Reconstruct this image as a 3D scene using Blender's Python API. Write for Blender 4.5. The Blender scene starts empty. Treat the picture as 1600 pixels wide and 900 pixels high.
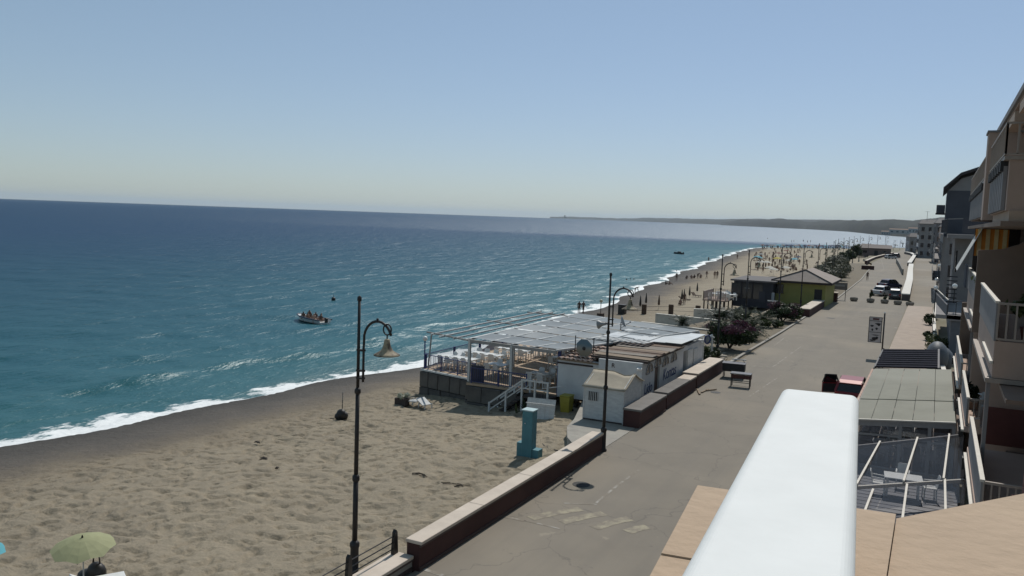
import bpy, bmesh, math, random
import numpy as np
from mathutils import Vector, Matrix, Euler
random.seed(7); np.random.seed(7)
R = math.radians
S = bpy.context.scene
COL = S.collection

# ------------------------------------------------------------------ camera
H = 10.0                                   # eye height above the promenade
F = 1300.0                                 # focal length in photo pixels (1600 wide)
ROLL = R(2.04)
PITCH = math.atan(112.4 / F)
YAW = math.atan(664.4 / (F / math.cos(PITCH)))
fw = np.array([-math.sin(YAW) * math.cos(PITCH), math.cos(YAW) * math.cos(PITCH), -math.sin(PITCH)])
rt0 = np.array([math.cos(YAW), math.sin(YAW), 0.0]); up0 = np.cross(rt0, fw)
rt = math.cos(ROLL) * rt0 + math.sin(ROLL) * up0
up = math.cos(ROLL) * up0 - math.sin(ROLL) * rt0
cam = bpy.data.cameras.new('camera'); cam.sensor_width = 36.0; cam.lens = F * 36 / 1600
cam.clip_start = 0.05; cam.clip_end = 90000
camo = bpy.data.objects.new('camera', cam); COL.objects.link(camo)
camo.matrix_world = Matrix(((rt[0], up[0], -fw[0], 0), (rt[1], up[1], -fw[1], 0), (rt[2], up[2], -fw[2], H), (0, 0, 0, 1)))
S.camera = camo

# ------------------------------------------------------------------ light
SUN_EL, SUN_AZ = R(52), R(-2.8)            # azimuth from +Y, towards the sea is negative
sv = Vector((math.sin(SUN_AZ) * math.cos(SUN_EL), math.cos(SUN_AZ) * math.cos(SUN_EL), math.sin(SUN_EL)))
W = bpy.data.worlds.new('World'); S.world = W; W.use_nodes = True
nt = W.node_tree; nt.nodes.clear()
sky = nt.nodes.new('ShaderNodeTexSky'); sky.sky_type = 'NISHITA'; sky.sun_disc = False
sky.sun_elevation = SUN_EL; sky.sun_rotation = SUN_AZ; sky.altitude = 0
sky.air_density = 1.0; sky.dust_density = 0.25; sky.ozone_density = 2.5
bg = nt.nodes.new('ShaderNodeBackground'); bg.inputs[1].default_value = 0.1
wo = nt.nodes.new('ShaderNodeOutputWorld')
sp_ = nt.nodes.new('ShaderNodeSeparateColor'); cb_ = nt.nodes.new('ShaderNodeCombineColor'); nt.links.new(sky.outputs[0], sp_.inputs[0])
for i, (k_, p_) in enumerate(((.545, .6), (.61, .6), (.705, .8))):      # soft film-like shoulder over the whole sky
    a_ = nt.nodes.new('ShaderNodeMath'); a_.operation = 'MULTIPLY'; a_.inputs[1].default_value = .11; nt.links.new(sp_.outputs[i], a_.inputs[0])
    b_ = nt.nodes.new('ShaderNodeMath'); b_.operation = 'POWER'; b_.inputs[1].default_value = p_; nt.links.new(a_.outputs[0], b_.inputs[0])
    c_ = nt.nodes.new('ShaderNodeMath'); c_.operation = 'MULTIPLY'; c_.inputs[1].default_value = k_ * 10; nt.links.new(b_.outputs[0], c_.inputs[0])
    nt.links.new(c_.outputs[0], cb_.inputs[i])
nt.links.new(cb_.outputs[0], bg.inputs[0]); nt.links.new(bg.outputs[0], wo.inputs[0])
sl = bpy.data.lights.new('sun', 'SUN'); sl.energy = 3.3; sl.angle = R(0.55); sl.color = (1.0, 0.955, 0.88)
so = bpy.data.objects.new('sun', sl); COL.objects.link(so)
so.rotation_euler = sv.to_track_quat('Z', 'Y').to_euler(); so.location = (0, 60, 80)
S.view_settings.view_transform = 'Standard'; S.view_settings.look = 'None'
S.view_settings.exposure = 0.0; S.view_settings.gamma = 1.0
S.render.engine = 'CYCLES'

# ------------------------------------------------------------------ photo pixel -> place
def ray(x, y):
    d = fw * F + rt * (x - 800) - up * (y - 450); return d / np.linalg.norm(d)
def G(x, y, z=0.0):                        # point at height z seen at the pixel
    d = ray(x, y); t = (z - H) / d[2]; return (d[0] * t, d[1] * t, z)
def PX(x, y, X0):                          # point on the vertical plane X = X0
    d = ray(x, y); t = X0 / d[0]; return (X0, d[1] * t, H + d[2] * t)
def PY(x, y, Y0):
    d = ray(x, y); t = Y0 / d[1]; return (d[0] * t, Y0, H + d[2] * t)

# ------------------------------------------------------------------ mesh builder
class MB:
    def __init__(s): s.v = []; s.f = []; s.m = []; s.sm = []
    def add(s, vs, fs, mi=0, smooth=False):
        o = len(s.v); s.v += [tuple(map(float, v)) for v in vs]
        for f in fs: s.f.append(tuple(o + i for i in f)); s.m.append(mi); s.sm.append(smooth)
        return s
    def box(s, c, d, rz=0, mi=0, bev=0, rot=None):
        hx, hy, hz = d[0] / 2, d[1] / 2, d[2] / 2
        mt = Matrix.Rotation(rz, 3, 'Z') if rot is None else (rot if isinstance(rot, Matrix) else Euler(rot).to_matrix())
        if bev <= 0:
            vs = [(x, y, z) for z in (-hz, hz) for y in (-hy, hy) for x in (-hx, hx)]
            fs = [(0, 2, 3, 1), (4, 5, 7, 6), (0, 1, 5, 4), (2, 6, 7, 3), (0, 4, 6, 2), (1, 3, 7, 5)]
        else:
            b = min(bev, hx * .9, hy * .9, hz * .9)
            lo = [(-hx + b, -hy), (hx - b, -hy), (hx, -hy + b), (hx, hy - b), (hx - b, hy), (-hx + b, hy), (-hx, hy - b), (-hx, -hy + b)]
            ins = [(-hx + b, -hy + b), (hx - b, -hy + b), (hx - b, -hy + b), (hx - b, hy - b), (hx - b, hy - b), (-hx + b, hy - b), (-hx + b, hy - b), (-hx + b, -hy + b)]
            vs = [(x, y, -hz + b) for x, y in lo] + [(x, y, hz - b) for x, y in lo]
            vs += [(ins[i][0], ins[i][1], hz) for i in (0, 1, 3, 5)] + [(ins[i][0], ins[i][1], -hz) for i in (0, 1, 3, 5)]
            fs = [(i, (i + 1) % 8, 8 + (i + 1) % 8, 8 + i) for i in range(8)]
            T = 16; B = 20
            fs += [(T, T + 1, T + 2, T + 3), (B + 3, B + 2, B + 1, B)]
            fs += [(8, 9, T + 1, T), (10, 11, T + 2, T + 1), (12, 13, T + 3, T + 2), (14, 15, T, T + 3)]
            fs += [(9, 10, T + 1), (11, 12, T + 2), (13, 14, T + 3), (15, 8, T)]
            fs += [(1, 0, B, B + 1), (3, 2, B + 1, B + 2), (5, 4, B + 2, B + 3), (7, 6, B + 3, B)]
            fs += [(2, 1, B + 1), (4, 3, B + 2), (6, 5, B + 3), (0, 7, B)]
        vs = [tuple(mt @ Vector(v) + Vector(c)) for v in vs]
        return s.add(vs, fs, mi)
    def bar(s, a, b, w, h=None, mi=0):       # rectangular bar from a to b
        h = h or w; a = Vector(a); b = Vector(b); d = b - a; L = d.length
        if L < 1e-6: return s
        z = d.normalized(); ref = Vector((0, 0, 1)) if abs(z.z) < .95 else Vector((0, 1, 0))
        x = z.cross(ref).normalized(); y = x.cross(z).normalized()
        mt = Matrix((x, z, y)).transposed()
        return s.box((a + b) / 2, (w, L, h), mi=mi, rot=mt)
    def cyl(s, a, b, r0, r1=None, n=10, mi=0, cap=True, smooth=True):
        r1 = r0 if r1 is None else r1; a = Vector(a); b = Vector(b); z = (b - a).normalized()
        ref = Vector((0, 0, 1)) if abs(z.z) < .95 else Vector((1, 0, 0))
        x = z.cross(ref).normalized(); y = z.cross(x)
        vs = []
        for p, r in ((a, r0), (b, r1)):
            for i in range(n):
                t = 2 * math.pi * i / n; vs.append(p + x * (r * math.cos(t)) + y * (r * math.sin(t)))
        s.add(vs, [(i, (i + 1) % n, n + (i + 1) % n, n + i) for i in range(n)], mi, smooth)
        if cap:
            o = len(s.v) - 2 * n
            s.f += [tuple(o + i for i in range(n - 1, -1, -1)), tuple(o + n + i for i in range(n))]; s.m += [mi, mi]; s.sm += [False, False]
        return s
    def tube(s, pts, r, n=8, mi=0):
        pts = [Vector(p) for p in pts]; k = len(pts); rr = r if isinstance(r, (list, tuple)) else [r] * k
        vs = []; x = None
        for i, p in enumerate(pts):
            d = (pts[min(i + 1, k - 1)] - pts[max(i - 1, 0)]).normalized()
            if x is None:
                ref = Vector((0, 0, 1)) if abs(d.z) < .9 else Vector((1, 0, 0)); x = d.cross(ref).normalized()
            else:
                x = (x - d * x.dot(d)).normalized()
            y = d.cross(x)
            for j in range(n):
                t = 2 * math.pi * j / n; vs.append(p + x * (rr[i] * math.cos(t)) + y * (rr[i] * math.sin(t)))
        fs = [(i * n + j, i * n + (j + 1) % n, (i + 1) * n + (j + 1) % n, (i + 1) * n + j) for i in range(k - 1) for j in range(n)]
        s.add(vs, fs, mi, True)
        o = len(s.v) - k * n
        s.f += [tuple(o + j for j in range(n - 1, -1, -1)), tuple(o + (k - 1) * n + j for j in range(n))]; s.m += [mi, mi]; s.sm += [False, False]
        return s
    def lathe(s, prof, c=(0, 0, 0), n=16, mi=0, smooth=True, closed=False):
        vs = []; k = len(prof)
        for r, z in prof:
            for j in range(n):
                t = 2 * math.pi * j / n; vs.append((c[0] + r * math.cos(t), c[1] + r * math.sin(t), c[2] + z))
        fs = [(i * n + j, i * n + (j + 1) % n, (i + 1) * n + (j + 1) % n, (i + 1) * n + j) for i in range(k - 1) for j in range(n)]
        s.add(vs, fs, mi, smooth)
        o = len(s.v) - k * n
        if prof[0][0] > 1e-4: s.f.append(tuple(o + j for j in range(n - 1, -1, -1))); s.m.append(mi); s.sm.append(False)
        if prof[-1][0] > 1e-4: s.f.append(tuple(o + (k - 1) * n + j for j in range(n))); s.m.append(mi); s.sm.append(False)
        return s
    def prism(s, poly, z0, z1, mi=0):        # polygon in XY, counter-clockwise
        n = len(poly); vs = [(x, y, z0) for x, y in poly] + [(x, y, z1) for x, y in poly]
        fs = [(i, (i + 1) % n, n + (i + 1) % n, n + i) for i in range(n)] + [tuple(range(n - 1, -1, -1)), tuple(range(n, 2 * n))]
        return s.add(vs, fs, mi)
    def plate(s, poly3, off, mi=0):          # any planar polygon given thickness vector
        n = len(poly3); o = Vector(off); a = [Vector(p) for p in poly3]; vs = a + [p + o for p in a]
        fs = [(i, (i + 1) % n, n + (i + 1) % n, n + i) for i in range(n)] + [tuple(range(n - 1, -1, -1)), tuple(range(n, 2 * n))]
        return s.add(vs, fs, mi)
    def sphere(s, c, r, n=12, m=8, mi=0):
        rx, ry, rz = r if isinstance(r, (tuple, list)) else (r, r, r)
        vs = [(c[0], c[1], c[2] - rz)]
        for i in range(1, m):
            t = math.pi * i / m - math.pi / 2
            for j in range(n):
                p = 2 * math.pi * j / n; vs.append((c[0] + rx * math.cos(t) * math.cos(p), c[1] + ry * math.cos(t) * math.sin(p), c[2] + rz * math.sin(t)))
        vs.append((c[0], c[1], c[2] + rz)); L = len(vs) - 1
        fs = [(0, 1 + (j + 1) % n, 1 + j) for j in range(n)]
        for i in range(m - 2):
            a = 1 + i * n; fs += [(a + j, a + (j + 1) % n, a + n + (j + 1) % n, a + n + j) for j in range(n)]
        a = 1 + (m - 2) * n; fs += [(a + j, a + (j + 1) % n, L) for j in range(n)]
        return s.add(vs, fs, mi, True)
    def mesh(s, name):
        me = bpy.data.meshes.new(name); me.from_pydata(s.v, [], s.f)
        me.polygons.foreach_set('material_index', s.m); me.polygons.foreach_set('use_smooth', s.sm)
        bm = bmesh.new(); bm.from_mesh(me); bmesh.ops.recalc_face_normals(bm, faces=bm.faces); bm.to_mesh(me); bm.free()
        me.update(); return me
    def build(s, name, mats, parent=None, loc=(0, 0, 0), rz=0, kind=None):
        me = s.mesh(name)
        for m in (mats if isinstance(mats, (list, tuple)) else [mats]): me.materials.append(m)
        return link(name, me, parent, loc, rz, kind)
def link(name, me, parent=None, loc=(0, 0, 0), rz=0, kind=None):
    o = bpy.data.objects.new(name, me); COL.objects.link(o); o.location = loc; o.rotation_euler = (0, 0, rz)
    if parent: o.parent = parent
    if kind: o['kind'] = kind
    return o
def tag(o, label, cat, group=None):
    o['label'] = label; o['category'] = cat
    if group: o['group'] = group
    return o
def thing(name, label, cat, loc=(0, 0, 0), rz=0, group=None):
    o = bpy.data.objects.new(name, None); COL.objects.link(o); o.location = loc; o.rotation_euler = (0, 0, rz); o.empty_display_size = .2
    return tag(o, label, cat, group)
def struct(o): o['kind'] = 'structure'; return o
KIDS = {}
def dup(root, loc, rz=0, label=None, group=None, scale=None):
    r = root.copy(); COL.objects.link(r); r.location = loc; r.rotation_euler = (0, 0, rz)
    if scale: r.scale = (scale,) * 3 if not isinstance(scale, tuple) else scale
    if label: r['label'] = label
    if group: r['group'] = group
    if root.name not in KIDS: KIDS[root.name] = [(c, list(c.children)) for c in root.children]
    for c, gs in KIDS[root.name]:
        d = c.copy(); COL.objects.link(d); d.parent = r
        for g in gs: e = g.copy(); COL.objects.link(e); e.parent = d
    return r

# ------------------------------------------------------------------ materials
MC = {}
def mat(name, c, c2=None, scale=4.0, rough=.8, bump=0.0, bscale=None, metal=0.0, spec=.5, detail=6.0, ramp=(.35, .65), coat=0.0, stretch=None, c3=None):
    if name in MC: return MC[name]
    m = bpy.data.materials.new(name); m.use_nodes = True; MC[name] = m
    t = m.node_tree; N = t.nodes; L = t.links; b = N['Principled BSDF']
    b.inputs['Roughness'].default_value = rough; b.inputs['Metallic'].default_value = metal; b.inputs['Specular IOR Level'].default_value = spec
    b.inputs['Coat Weight'].default_value = coat
    b.inputs['Base Color'].default_value = (*c, 1)
    if c2 is None: c2 = tuple(x * .82 for x in c)
    tc = N.new('ShaderNodeTexCoord'); mp = N.new('ShaderNodeMapping'); L.new(tc.outputs['Object'], mp.inputs[0])
    if stretch: mp.inputs['Scale'].default_value = stretch
    n = N.new('ShaderNodeTexNoise'); n.inputs['Scale'].default_value = scale; n.inputs['Detail'].default_value = detail; n.inputs['Roughness'].default_value = .62
    L.new(mp.outputs[0], n.inputs['Vector'])
    r = N.new('ShaderNodeValToRGB'); e = r.color_ramp.elements
    e[0].position, e[1].position = ramp; e[0].color = (*c2, 1); e[1].color = (*c, 1)
    L.new(n.outputs['Fac'], r.inputs[0]); out = r.outputs[0]
    if c3:
        n3 = N.new('ShaderNodeTexNoise'); n3.inputs['Scale'].default_value = scale * .22; n3.inputs['Detail'].default_value = 8; L.new(mp.outputs[0], n3.inputs['Vector'])
        r3 = N.new('ShaderNodeValToRGB'); r3.color_ramp.elements[0].position = .5; r3.color_ramp.elements[1].position = .68; L.new(n3.outputs['Fac'], r3.inputs[0])
        mx = N.new('ShaderNodeMix'); mx.data_type = 'RGBA'; L.new(r3.outputs[0], mx.inputs[0]); L.new(out, mx.inputs[6]); mx.inputs[7].default_value = (*c3, 1); out = mx.outputs[2]
    L.new(out, b.inputs['Base Color'])
    if bump > 0:
        nb = N.new('ShaderNodeTexNoise'); nb.inputs['Scale'].default_value = bscale or scale * 6; nb.inputs['Detail'].default_value = 5; L.new(mp.outputs[0], nb.inputs['Vector'])
        bp = N.new('ShaderNodeBump'); bp.inputs['Strength'].default_value = bump; bp.inputs['Distance'].default_value = .02
        L.new(nb.outputs['Fac'], bp.inputs['Height']); L.new(bp.outputs[0], b.inputs['Normal'])
    return m
def leafmat(name, cols, rough=.55, trans=.25):
    if name in MC: return MC[name]
    m = bpy.data.materials.new(name); m.use_nodes = True; MC[name] = m
    t = m.node_tree; N = t.nodes; L = t.links; b = N['Principled BSDF']; b.inputs['Roughness'].default_value = rough; b.inputs['Specular IOR Level'].default_value = .35
    g = N.new('ShaderNodeNewGeometry'); r = N.new('ShaderNodeValToRGB'); r.color_ramp.interpolation = 'CONSTANT' if len(cols) > 4 else 'LINEAR'
    e = r.color_ramp.elements
    for i, c in enumerate(cols):
        if i < 2: el = e[i]; el.position = i / max(1, len(cols) - 1)
        else: el = e.new(i / max(1, len(cols) - 1))
    for i, c in enumerate(cols): e[i].position = i / max(1, len(cols) - 1)
    for i, c in enumerate(cols): e[i].color = (*c, 1)
    L.new(g.outputs['Random Per Island'], r.inputs[0]); L.new(r.outputs[0], b.inputs['Base Color'])
    tr = N.new('ShaderNodeBsdfTranslucent'); L.new(r.outputs[0], tr.inputs[0]); mx = N.new('ShaderNodeMixShader'); mx.inputs[0].default_value = trans
    L.new(b.outputs[0], mx.inputs[1]); L.new(tr.outputs[0], mx.inputs[2]); L.new(mx.outputs[0], N['Material Output'].inputs[0])
    return m
def glassmat(name, tint=(.8, .85, .88), alpha=.35, refl=None):
    if name in MC: return MC[name]
    m = bpy.data.materials.new(name); m.use_nodes = True; MC[name] = m
    t = m.node_tree; N = t.nodes; L = t.links; N.remove(N['Principled BSDF'])
    tr = N.new('ShaderNodeBsdfTransparent'); tr.inputs[0].default_value = (*tint, 1)
    gl = N.new('ShaderNodeBsdfGlossy'); gl.inputs['Roughness'].default_value = .03
    fr = N.new('ShaderNodeFresnel'); fr.inputs[0].default_value = 1.5
    df = N.new('ShaderNodeBsdfDiffuse'); df.inputs[0].default_value = (.25, .27, .3, 1)
    m1 = N.new('ShaderNodeMixShader'); m1.inputs[0].default_value = alpha; L.new(tr.outputs[0], m1.inputs[1]); L.new(df.outputs[0], m1.inputs[2])
    m2 = N.new('ShaderNodeMixShader')
    if refl is None: L.new(fr.outputs[0], m2.inputs[0])
    else: m2.inputs[0].default_value = refl
    L.new(m1.outputs[0], m2.inputs[1]); L.new(gl.outputs[0], m2.inputs[2])
    L.new(m2.outputs[0], N['Material Output'].inputs[0]); return m
def lerp(a, b, t): return a + (b - a) * t
def vnoise(x, y, seed=0):                   # smooth value noise, numpy
    xi = np.floor(x).astype(np.int64); yi = np.floor(y).astype(np.int64); xf = x - xi; yf = y - yi
    u = xf * xf * (3 - 2 * xf); v = yf * yf * (3 - 2 * yf)
    def h(a, b):
        n = (a * 374761393 + b * 668265263 + seed * 974711) & 0x7fffffff
        n = ((n ^ (n >> 13)) * 1274126177) & 0x7fffffff
        return ((n ^ (n >> 16)) & 0xffff) / 65535.0
    return (h(xi, yi) * (1 - u) + h(xi + 1, yi) * u) * (1 - v) + (h(xi, yi + 1) * (1 - u) + h(xi + 1, yi + 1) * u) * v
def gridmesh(name, P):                      # P: (n, m, 3)
    n, m = P.shape[:2]; me = bpy.data.meshes.new(name)
    idx = np.arange(n * m).reshape(n, m)
    q = np.stack([idx[:-1, :-1], idx[1:, :-1], idx[1:, 1:], idx[:-1, 1:]], -1).reshape(-1, 4)
    me.vertices.add(n * m); me.vertices.foreach_set('co', P.reshape(-1).astype(np.float32))
    me.loops.add(q.size); me.loops.foreach_set('vertex_index', q.reshape(-1).astype(np.int32))
    me.polygons.add(len(q)); me.polygons.foreach_set('loop_start', (np.arange(len(q)) * 4).astype(np.int32))
    me.polygons.foreach_set('use_smooth', np.ones(len(q), bool)); me.update(calc_edges=True); me.validate(); return me
def textmesh(txt, size, mat_, name, parent, loc, rot, shear=0, thick=.006, spacing=1.0):
    cu = bpy.data.curves.new(name, 'FONT'); cu.body = txt; cu.size = size; cu.shear = shear; cu.extrude = thick; cu.align_x = 'CENTER'; cu.space_character = spacing
    t = bpy.data.objects.new('tmp_text', cu); COL.objects.link(t)
    dg = bpy.context.evaluated_depsgraph_get(); me = bpy.data.meshes.new_from_object(t.evaluated_get(dg)); bpy.data.objects.remove(t)
    me.materials.clear(); me.materials.append(mat_); o = link(name, me, parent, loc); o.rotation_euler = rot; return o
# ================================================================== SETTING
SEA = -2.5
_sy = np.array([-300, -60, 24.5, 36, 56, 75, 100, 140, 186, 290, 398, 465, 495, 508, 520, 532, 545, 560, 700, 3000.])
_sx = np.array([-44, -42, -40.6, -39.9, -37.5, -38.2, -40.9, -46.5, -53.8, -68, -81.9, -88, -82, -62, -38, -15, 20, 90, 700, 9000.])
def shoreX(y):
    y = np.asarray(y, float); a = np.interp(y, _sy, _sx)
    w = 6.0
    return (np.interp(y - w, _sy, _sx) + 2 * a + np.interp(y + w, _sy, _sx)) / 4 + .55 * np.sin(y / 4.3) + .5 * np.sin(y / 9.1 + 1.3) + .25 * np.sin(y / 2.1 + .4)
def sand_z(x, y):
    sx = shoreX(y); t = (x + 13.0) / (sx + 13.0)
    return np.where(t < 0, -.42, np.where(t <= 1, -.42 - 2.08 * np.clip(t, 0, 1) ** 1.05, -2.5 - .11 * (sx - x)))

# ---- sea
def make_sea():
    az = np.radians(np.concatenate([np.linspace(-100, -62, 40)[:-1], np.linspace(-62, 12, 760), np.linspace(12, 60, 30)[1:]]))
    r = np.exp(np.linspace(math.log(22), math.log(1400), 620)); r = np.concatenate([r, np.exp(np.linspace(math.log(1400), math.log(13500), 60))[1:]])
    A, RR = np.meshgrid(az, r, indexing='ij'); X = RR * np.sin(A); Y = RR * np.cos(A)
    sx = shoreX(Y); d = sx - X
    dr = RR * .0068 + .05; da = RR * np.radians(.0975)
    sp = np.maximum(dr, da)
    Z = np.zeros_like(X); rng = np.random.RandomState(3)
    for i in range(70):
        lam = 1.6 * (14.0 / 1.6) ** rng.rand(); th = rng.normal(R(112), .5); k = 2 * math.pi / lam
        amp = .0065 * lam ** .75 * rng.uniform(.5, 1.2) * .42
        att = np.clip((lam / sp - 2.2) / 3, 0, 1)
        ph = rng.rand() * 6.28 + .6 * vnoise(X * .03 + i, Y * .03, i) * 6
        Z += amp * att * np.sin(k * (X * math.cos(th) + Y * math.sin(th)) + ph)
    calm = np.clip(d / 7, .12, 1); Z *= calm
    # low swell lines rolling in near the beach
    mod = vnoise(Y * .045, X * 0, 11)
    for dd, hh, ww in ((5.5, .12, 1.0), (10.5, .24, 1.7), (18.5, .11, 2.4), (28, .08, 3.0)):
        q = d - dd - 2.2 * (vnoise(Y * .05 + dd, Y * 0, 5) - .5) * 2
        Z += hh * (.35 + .9 * vnoise(Y * .035 + dd * 7, Y * 0, 9)) * np.exp(-(q / ww) ** 2) * np.where(q > 0, 1, np.exp(-(q / (ww * .7)) ** 2)) * (RR < 400)
    P = np.stack([X, Y, SEA + Z], -1); me = gridmesh('sea', P)
    at = me.attributes.new('shore', 'FLOAT', 'POINT'); at.data.foreach_set('value', d.reshape(-1).astype(np.float32))
    return me
def seamat():
    m = bpy.data.materials.new('sea_water'); m.use_nodes = True; t = m.node_tree; N = t.nodes; L = t.links; b = N['Principled BSDF']
    def math_(op, a, c=None, cl=False):
        n = N.new('ShaderNodeMath'); n.operation = op; n.use_clamp = cl
        for i, v in enumerate((a, c)):
            if v is None: continue
            if isinstance(v, (int, float)): n.inputs[i].default_value = v
            else: L.new(v, n.inputs[i])
        return n.outputs[0]
    tc = N.new('ShaderNodeNewGeometry'); pos = tc.outputs['Position']
    def noise(scale, detail=4, rough=.55, sc=(1, 1, 1), rot=0):
        mp = N.new('ShaderNodeMapping'); mp.inputs['Scale'].default_value = sc; mp.inputs['Rotation'].default_value = (0, 0, rot); L.new(pos, mp.inputs[0])
        n = N.new('ShaderNodeTexNoise'); n.inputs['Scale'].default_value = scale; n.inputs['Detail'].default_value = detail; n.inputs['Roughness'].default_value = rough; L.new(mp.outputs[0], n.inputs['Vector'])
        return n.outputs['Fac']
    at = N.new('ShaderNodeAttribute'); at.attribute_name = 'shore'; d = at.outputs['Fac']
    big = noise(.012, 3); dn = math_('ADD', d, math_('MULTIPLY', math_('SUBTRACT', big, .5), 60))
    rp = N.new('ShaderNodeValToRGB'); e = rp.color_ramp.elements
    e[0].position = 0; e[0].color = (.055, .12, .115, 1); e[1].position = 1; e[1].color = (.004, .030, .074, 1)
    for p, c in ((.02, (.026, .108, .115)), (.10, (.011, .082, .10)), (.3, (.005, .054, .08)), (.6, (.004, .038, .074))):
        q = e.new(p); q.color = (*c, 1)
    L.new(math_('DIVIDE', dn, 240.0), rp.inputs[0])
    # foam: lacy, dense at the water's edge
    fn = noise(1.5, 9, .72, (1.5, .6, 1)); fn2 = noise(.22, 4)
    df = math_('ADD', d, math_('MULTIPLY', math_('SUBTRACT', fn2, .5), 9.0))
    fr = N.new('ShaderNodeValToRGB'); fe = fr.color_ramp.elements; fe[0].position = 0; fe[0].color = (.66, .66, .66, 1); fe[1].position = 1; fe[1].color = (0, 0, 0, 1)
    for p, v in ((.025, .60), (.045, .44), (.07, .27), (.17, .14), (.34, .02)):
        q = fe.new(p); q.color = (v, v, v, 1)
    L.new(math_('DIVIDE', df, 30.0), fr.inputs[0])
    foam = math_('MULTIPLY', math_('SUBTRACT', math_('ADD', fn, fr.outputs[0]), .86), 7.0, True)
    mx = N.new('ShaderNodeMix'); mx.data_type = 'RGBA'; L.new(foam, mx.inputs[0]); L.new(rp.outputs[0], mx.inputs[6]); mx.inputs[7].default_value = (.78, .8, .8, 1)
    L.new(mx.outputs[2], b.inputs['Base Color'])
    rg = math_('ADD', math_('ADD', .405, math_('MULTIPLY', math_('DIVIDE', d, 600.0, True), .08)), math_('MULTIPLY', foam, .3))
    w1 = noise(.24, 8, .52, (1.0, .36, 1), R(-114)); w2 = noise(.9, 5, .6, (1.0, .55, 1), R(-128))
    h = math_('ADD', math_('MULTIPLY', w1, 1.0), math_('MULTIPLY', w2, .24))
    bp = N.new('ShaderNodeBump'); bp.inputs['Strength'].default_value = 1.0; bp.inputs['Distance'].default_value = 1.0; L.new(h, bp.inputs['Height'])
    if 'Filter Width' in bp.inputs: bp.inputs['Filter Width'].default_value = .02
    # a rough sea never turns into a full mirror at grazing angles: wave shadowing caps its reflectance
    N.remove(b); df_ = N.new('ShaderNodeBsdfDiffuse'); L.new(mx.outputs[2], df_.inputs[0]); L.new(bp.outputs[0], df_.inputs['Normal'])
    gl = N.new('ShaderNodeBsdfGlossy'); gl.distribution = 'BECKMANN'; gl.inputs[0].default_value = (.88, .96, 1, 1); L.new(rg, gl.inputs['Roughness']); L.new(bp.outputs[0], gl.inputs['Normal'])
    fn_ = N.new('ShaderNodeFresnel'); fn_.inputs[0].default_value = 1.33; L.new(bp.outputs[0], fn_.inputs['Normal'])
    fac = math_('MULTIPLY', math_('MINIMUM', fn_.outputs[0], .22), math_('SUBTRACT', 1.0, math_('MULTIPLY', foam, .8)))
    ms = N.new('ShaderNodeMixShader'); L.new(fac, ms.inputs[0]); L.new(df_.outputs[0], ms.inputs[1]); L.new(gl.outputs[0], ms.inputs[2]); L.new(ms.outputs[0], N['Material Output'].inputs[0])
    return m
me = make_sea(); me.materials.append(seamat()); struct(link('sea', me))

# ---- beach
def make_beach():
    ys = np.concatenate([np.linspace(-40, 4, 45)[:-1], np.arange(4, 50, .09), 50 * np.exp(np.linspace(0, math.log(533 / 50.), 330))])
    us = np.concatenate([np.linspace(-14, -1, 14), np.linspace(-1, 40, 380)])      # metres inland of the water line
    Y, U = np.meshgrid(ys, us, indexing='ij'); sx = shoreX(Y)
    wid = np.maximum(-12.42 - sx, 4); X = sx + np.where(U < 0, U, U / 40 * wid)
    Z = sand_z(X, Y); inland = X - sx
    near = np.clip(1.4 - np.hypot(X, Y) / 110, .15, 1); dry = np.clip((inland - 5.5) / 4, 0, 1)
    def rid(s, seed, p=1.0): return vnoise(X / s + 3 * vnoise(X / s / 3, Y / s / 3, seed + 9), Y / s, seed)
    pit = np.clip((rid(.27, 1) - .66) / .16, 0, 1) + np.clip((rid(.36, 2) - .68) / .16, 0, 1) + .8 * np.clip((rid(.6, 13) - .62) / .25, 0, 1)
    foot = 1.0 - pit * .75 + rid(1.1, 3) * .22 + rid(.2, 12) * .14
    Z = Z + near * dry * .115 * (foot - .8) + near * (1 - dry) * .02 * (rid(.3, 4) - .5)
    Z += np.clip(inland / 6, 0, 1) * .22 * (vnoise(X / 6, Y / 8, 6) - .5) + dry * .14 * (vnoise(X / 2.4, Y / 2.6, 8) - .5)
    Z += -.12 * np.exp(-((inland - 6.5) / 1.2) ** 2) * .6
    P = np.stack([X, Y, Z], -1); me = gridmesh('beach', P)
    at = me.attributes.new('shore', 'FLOAT', 'POINT'); at.data.foreach_set('value', inland.reshape(-1).astype(np.float32)); return me
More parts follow.
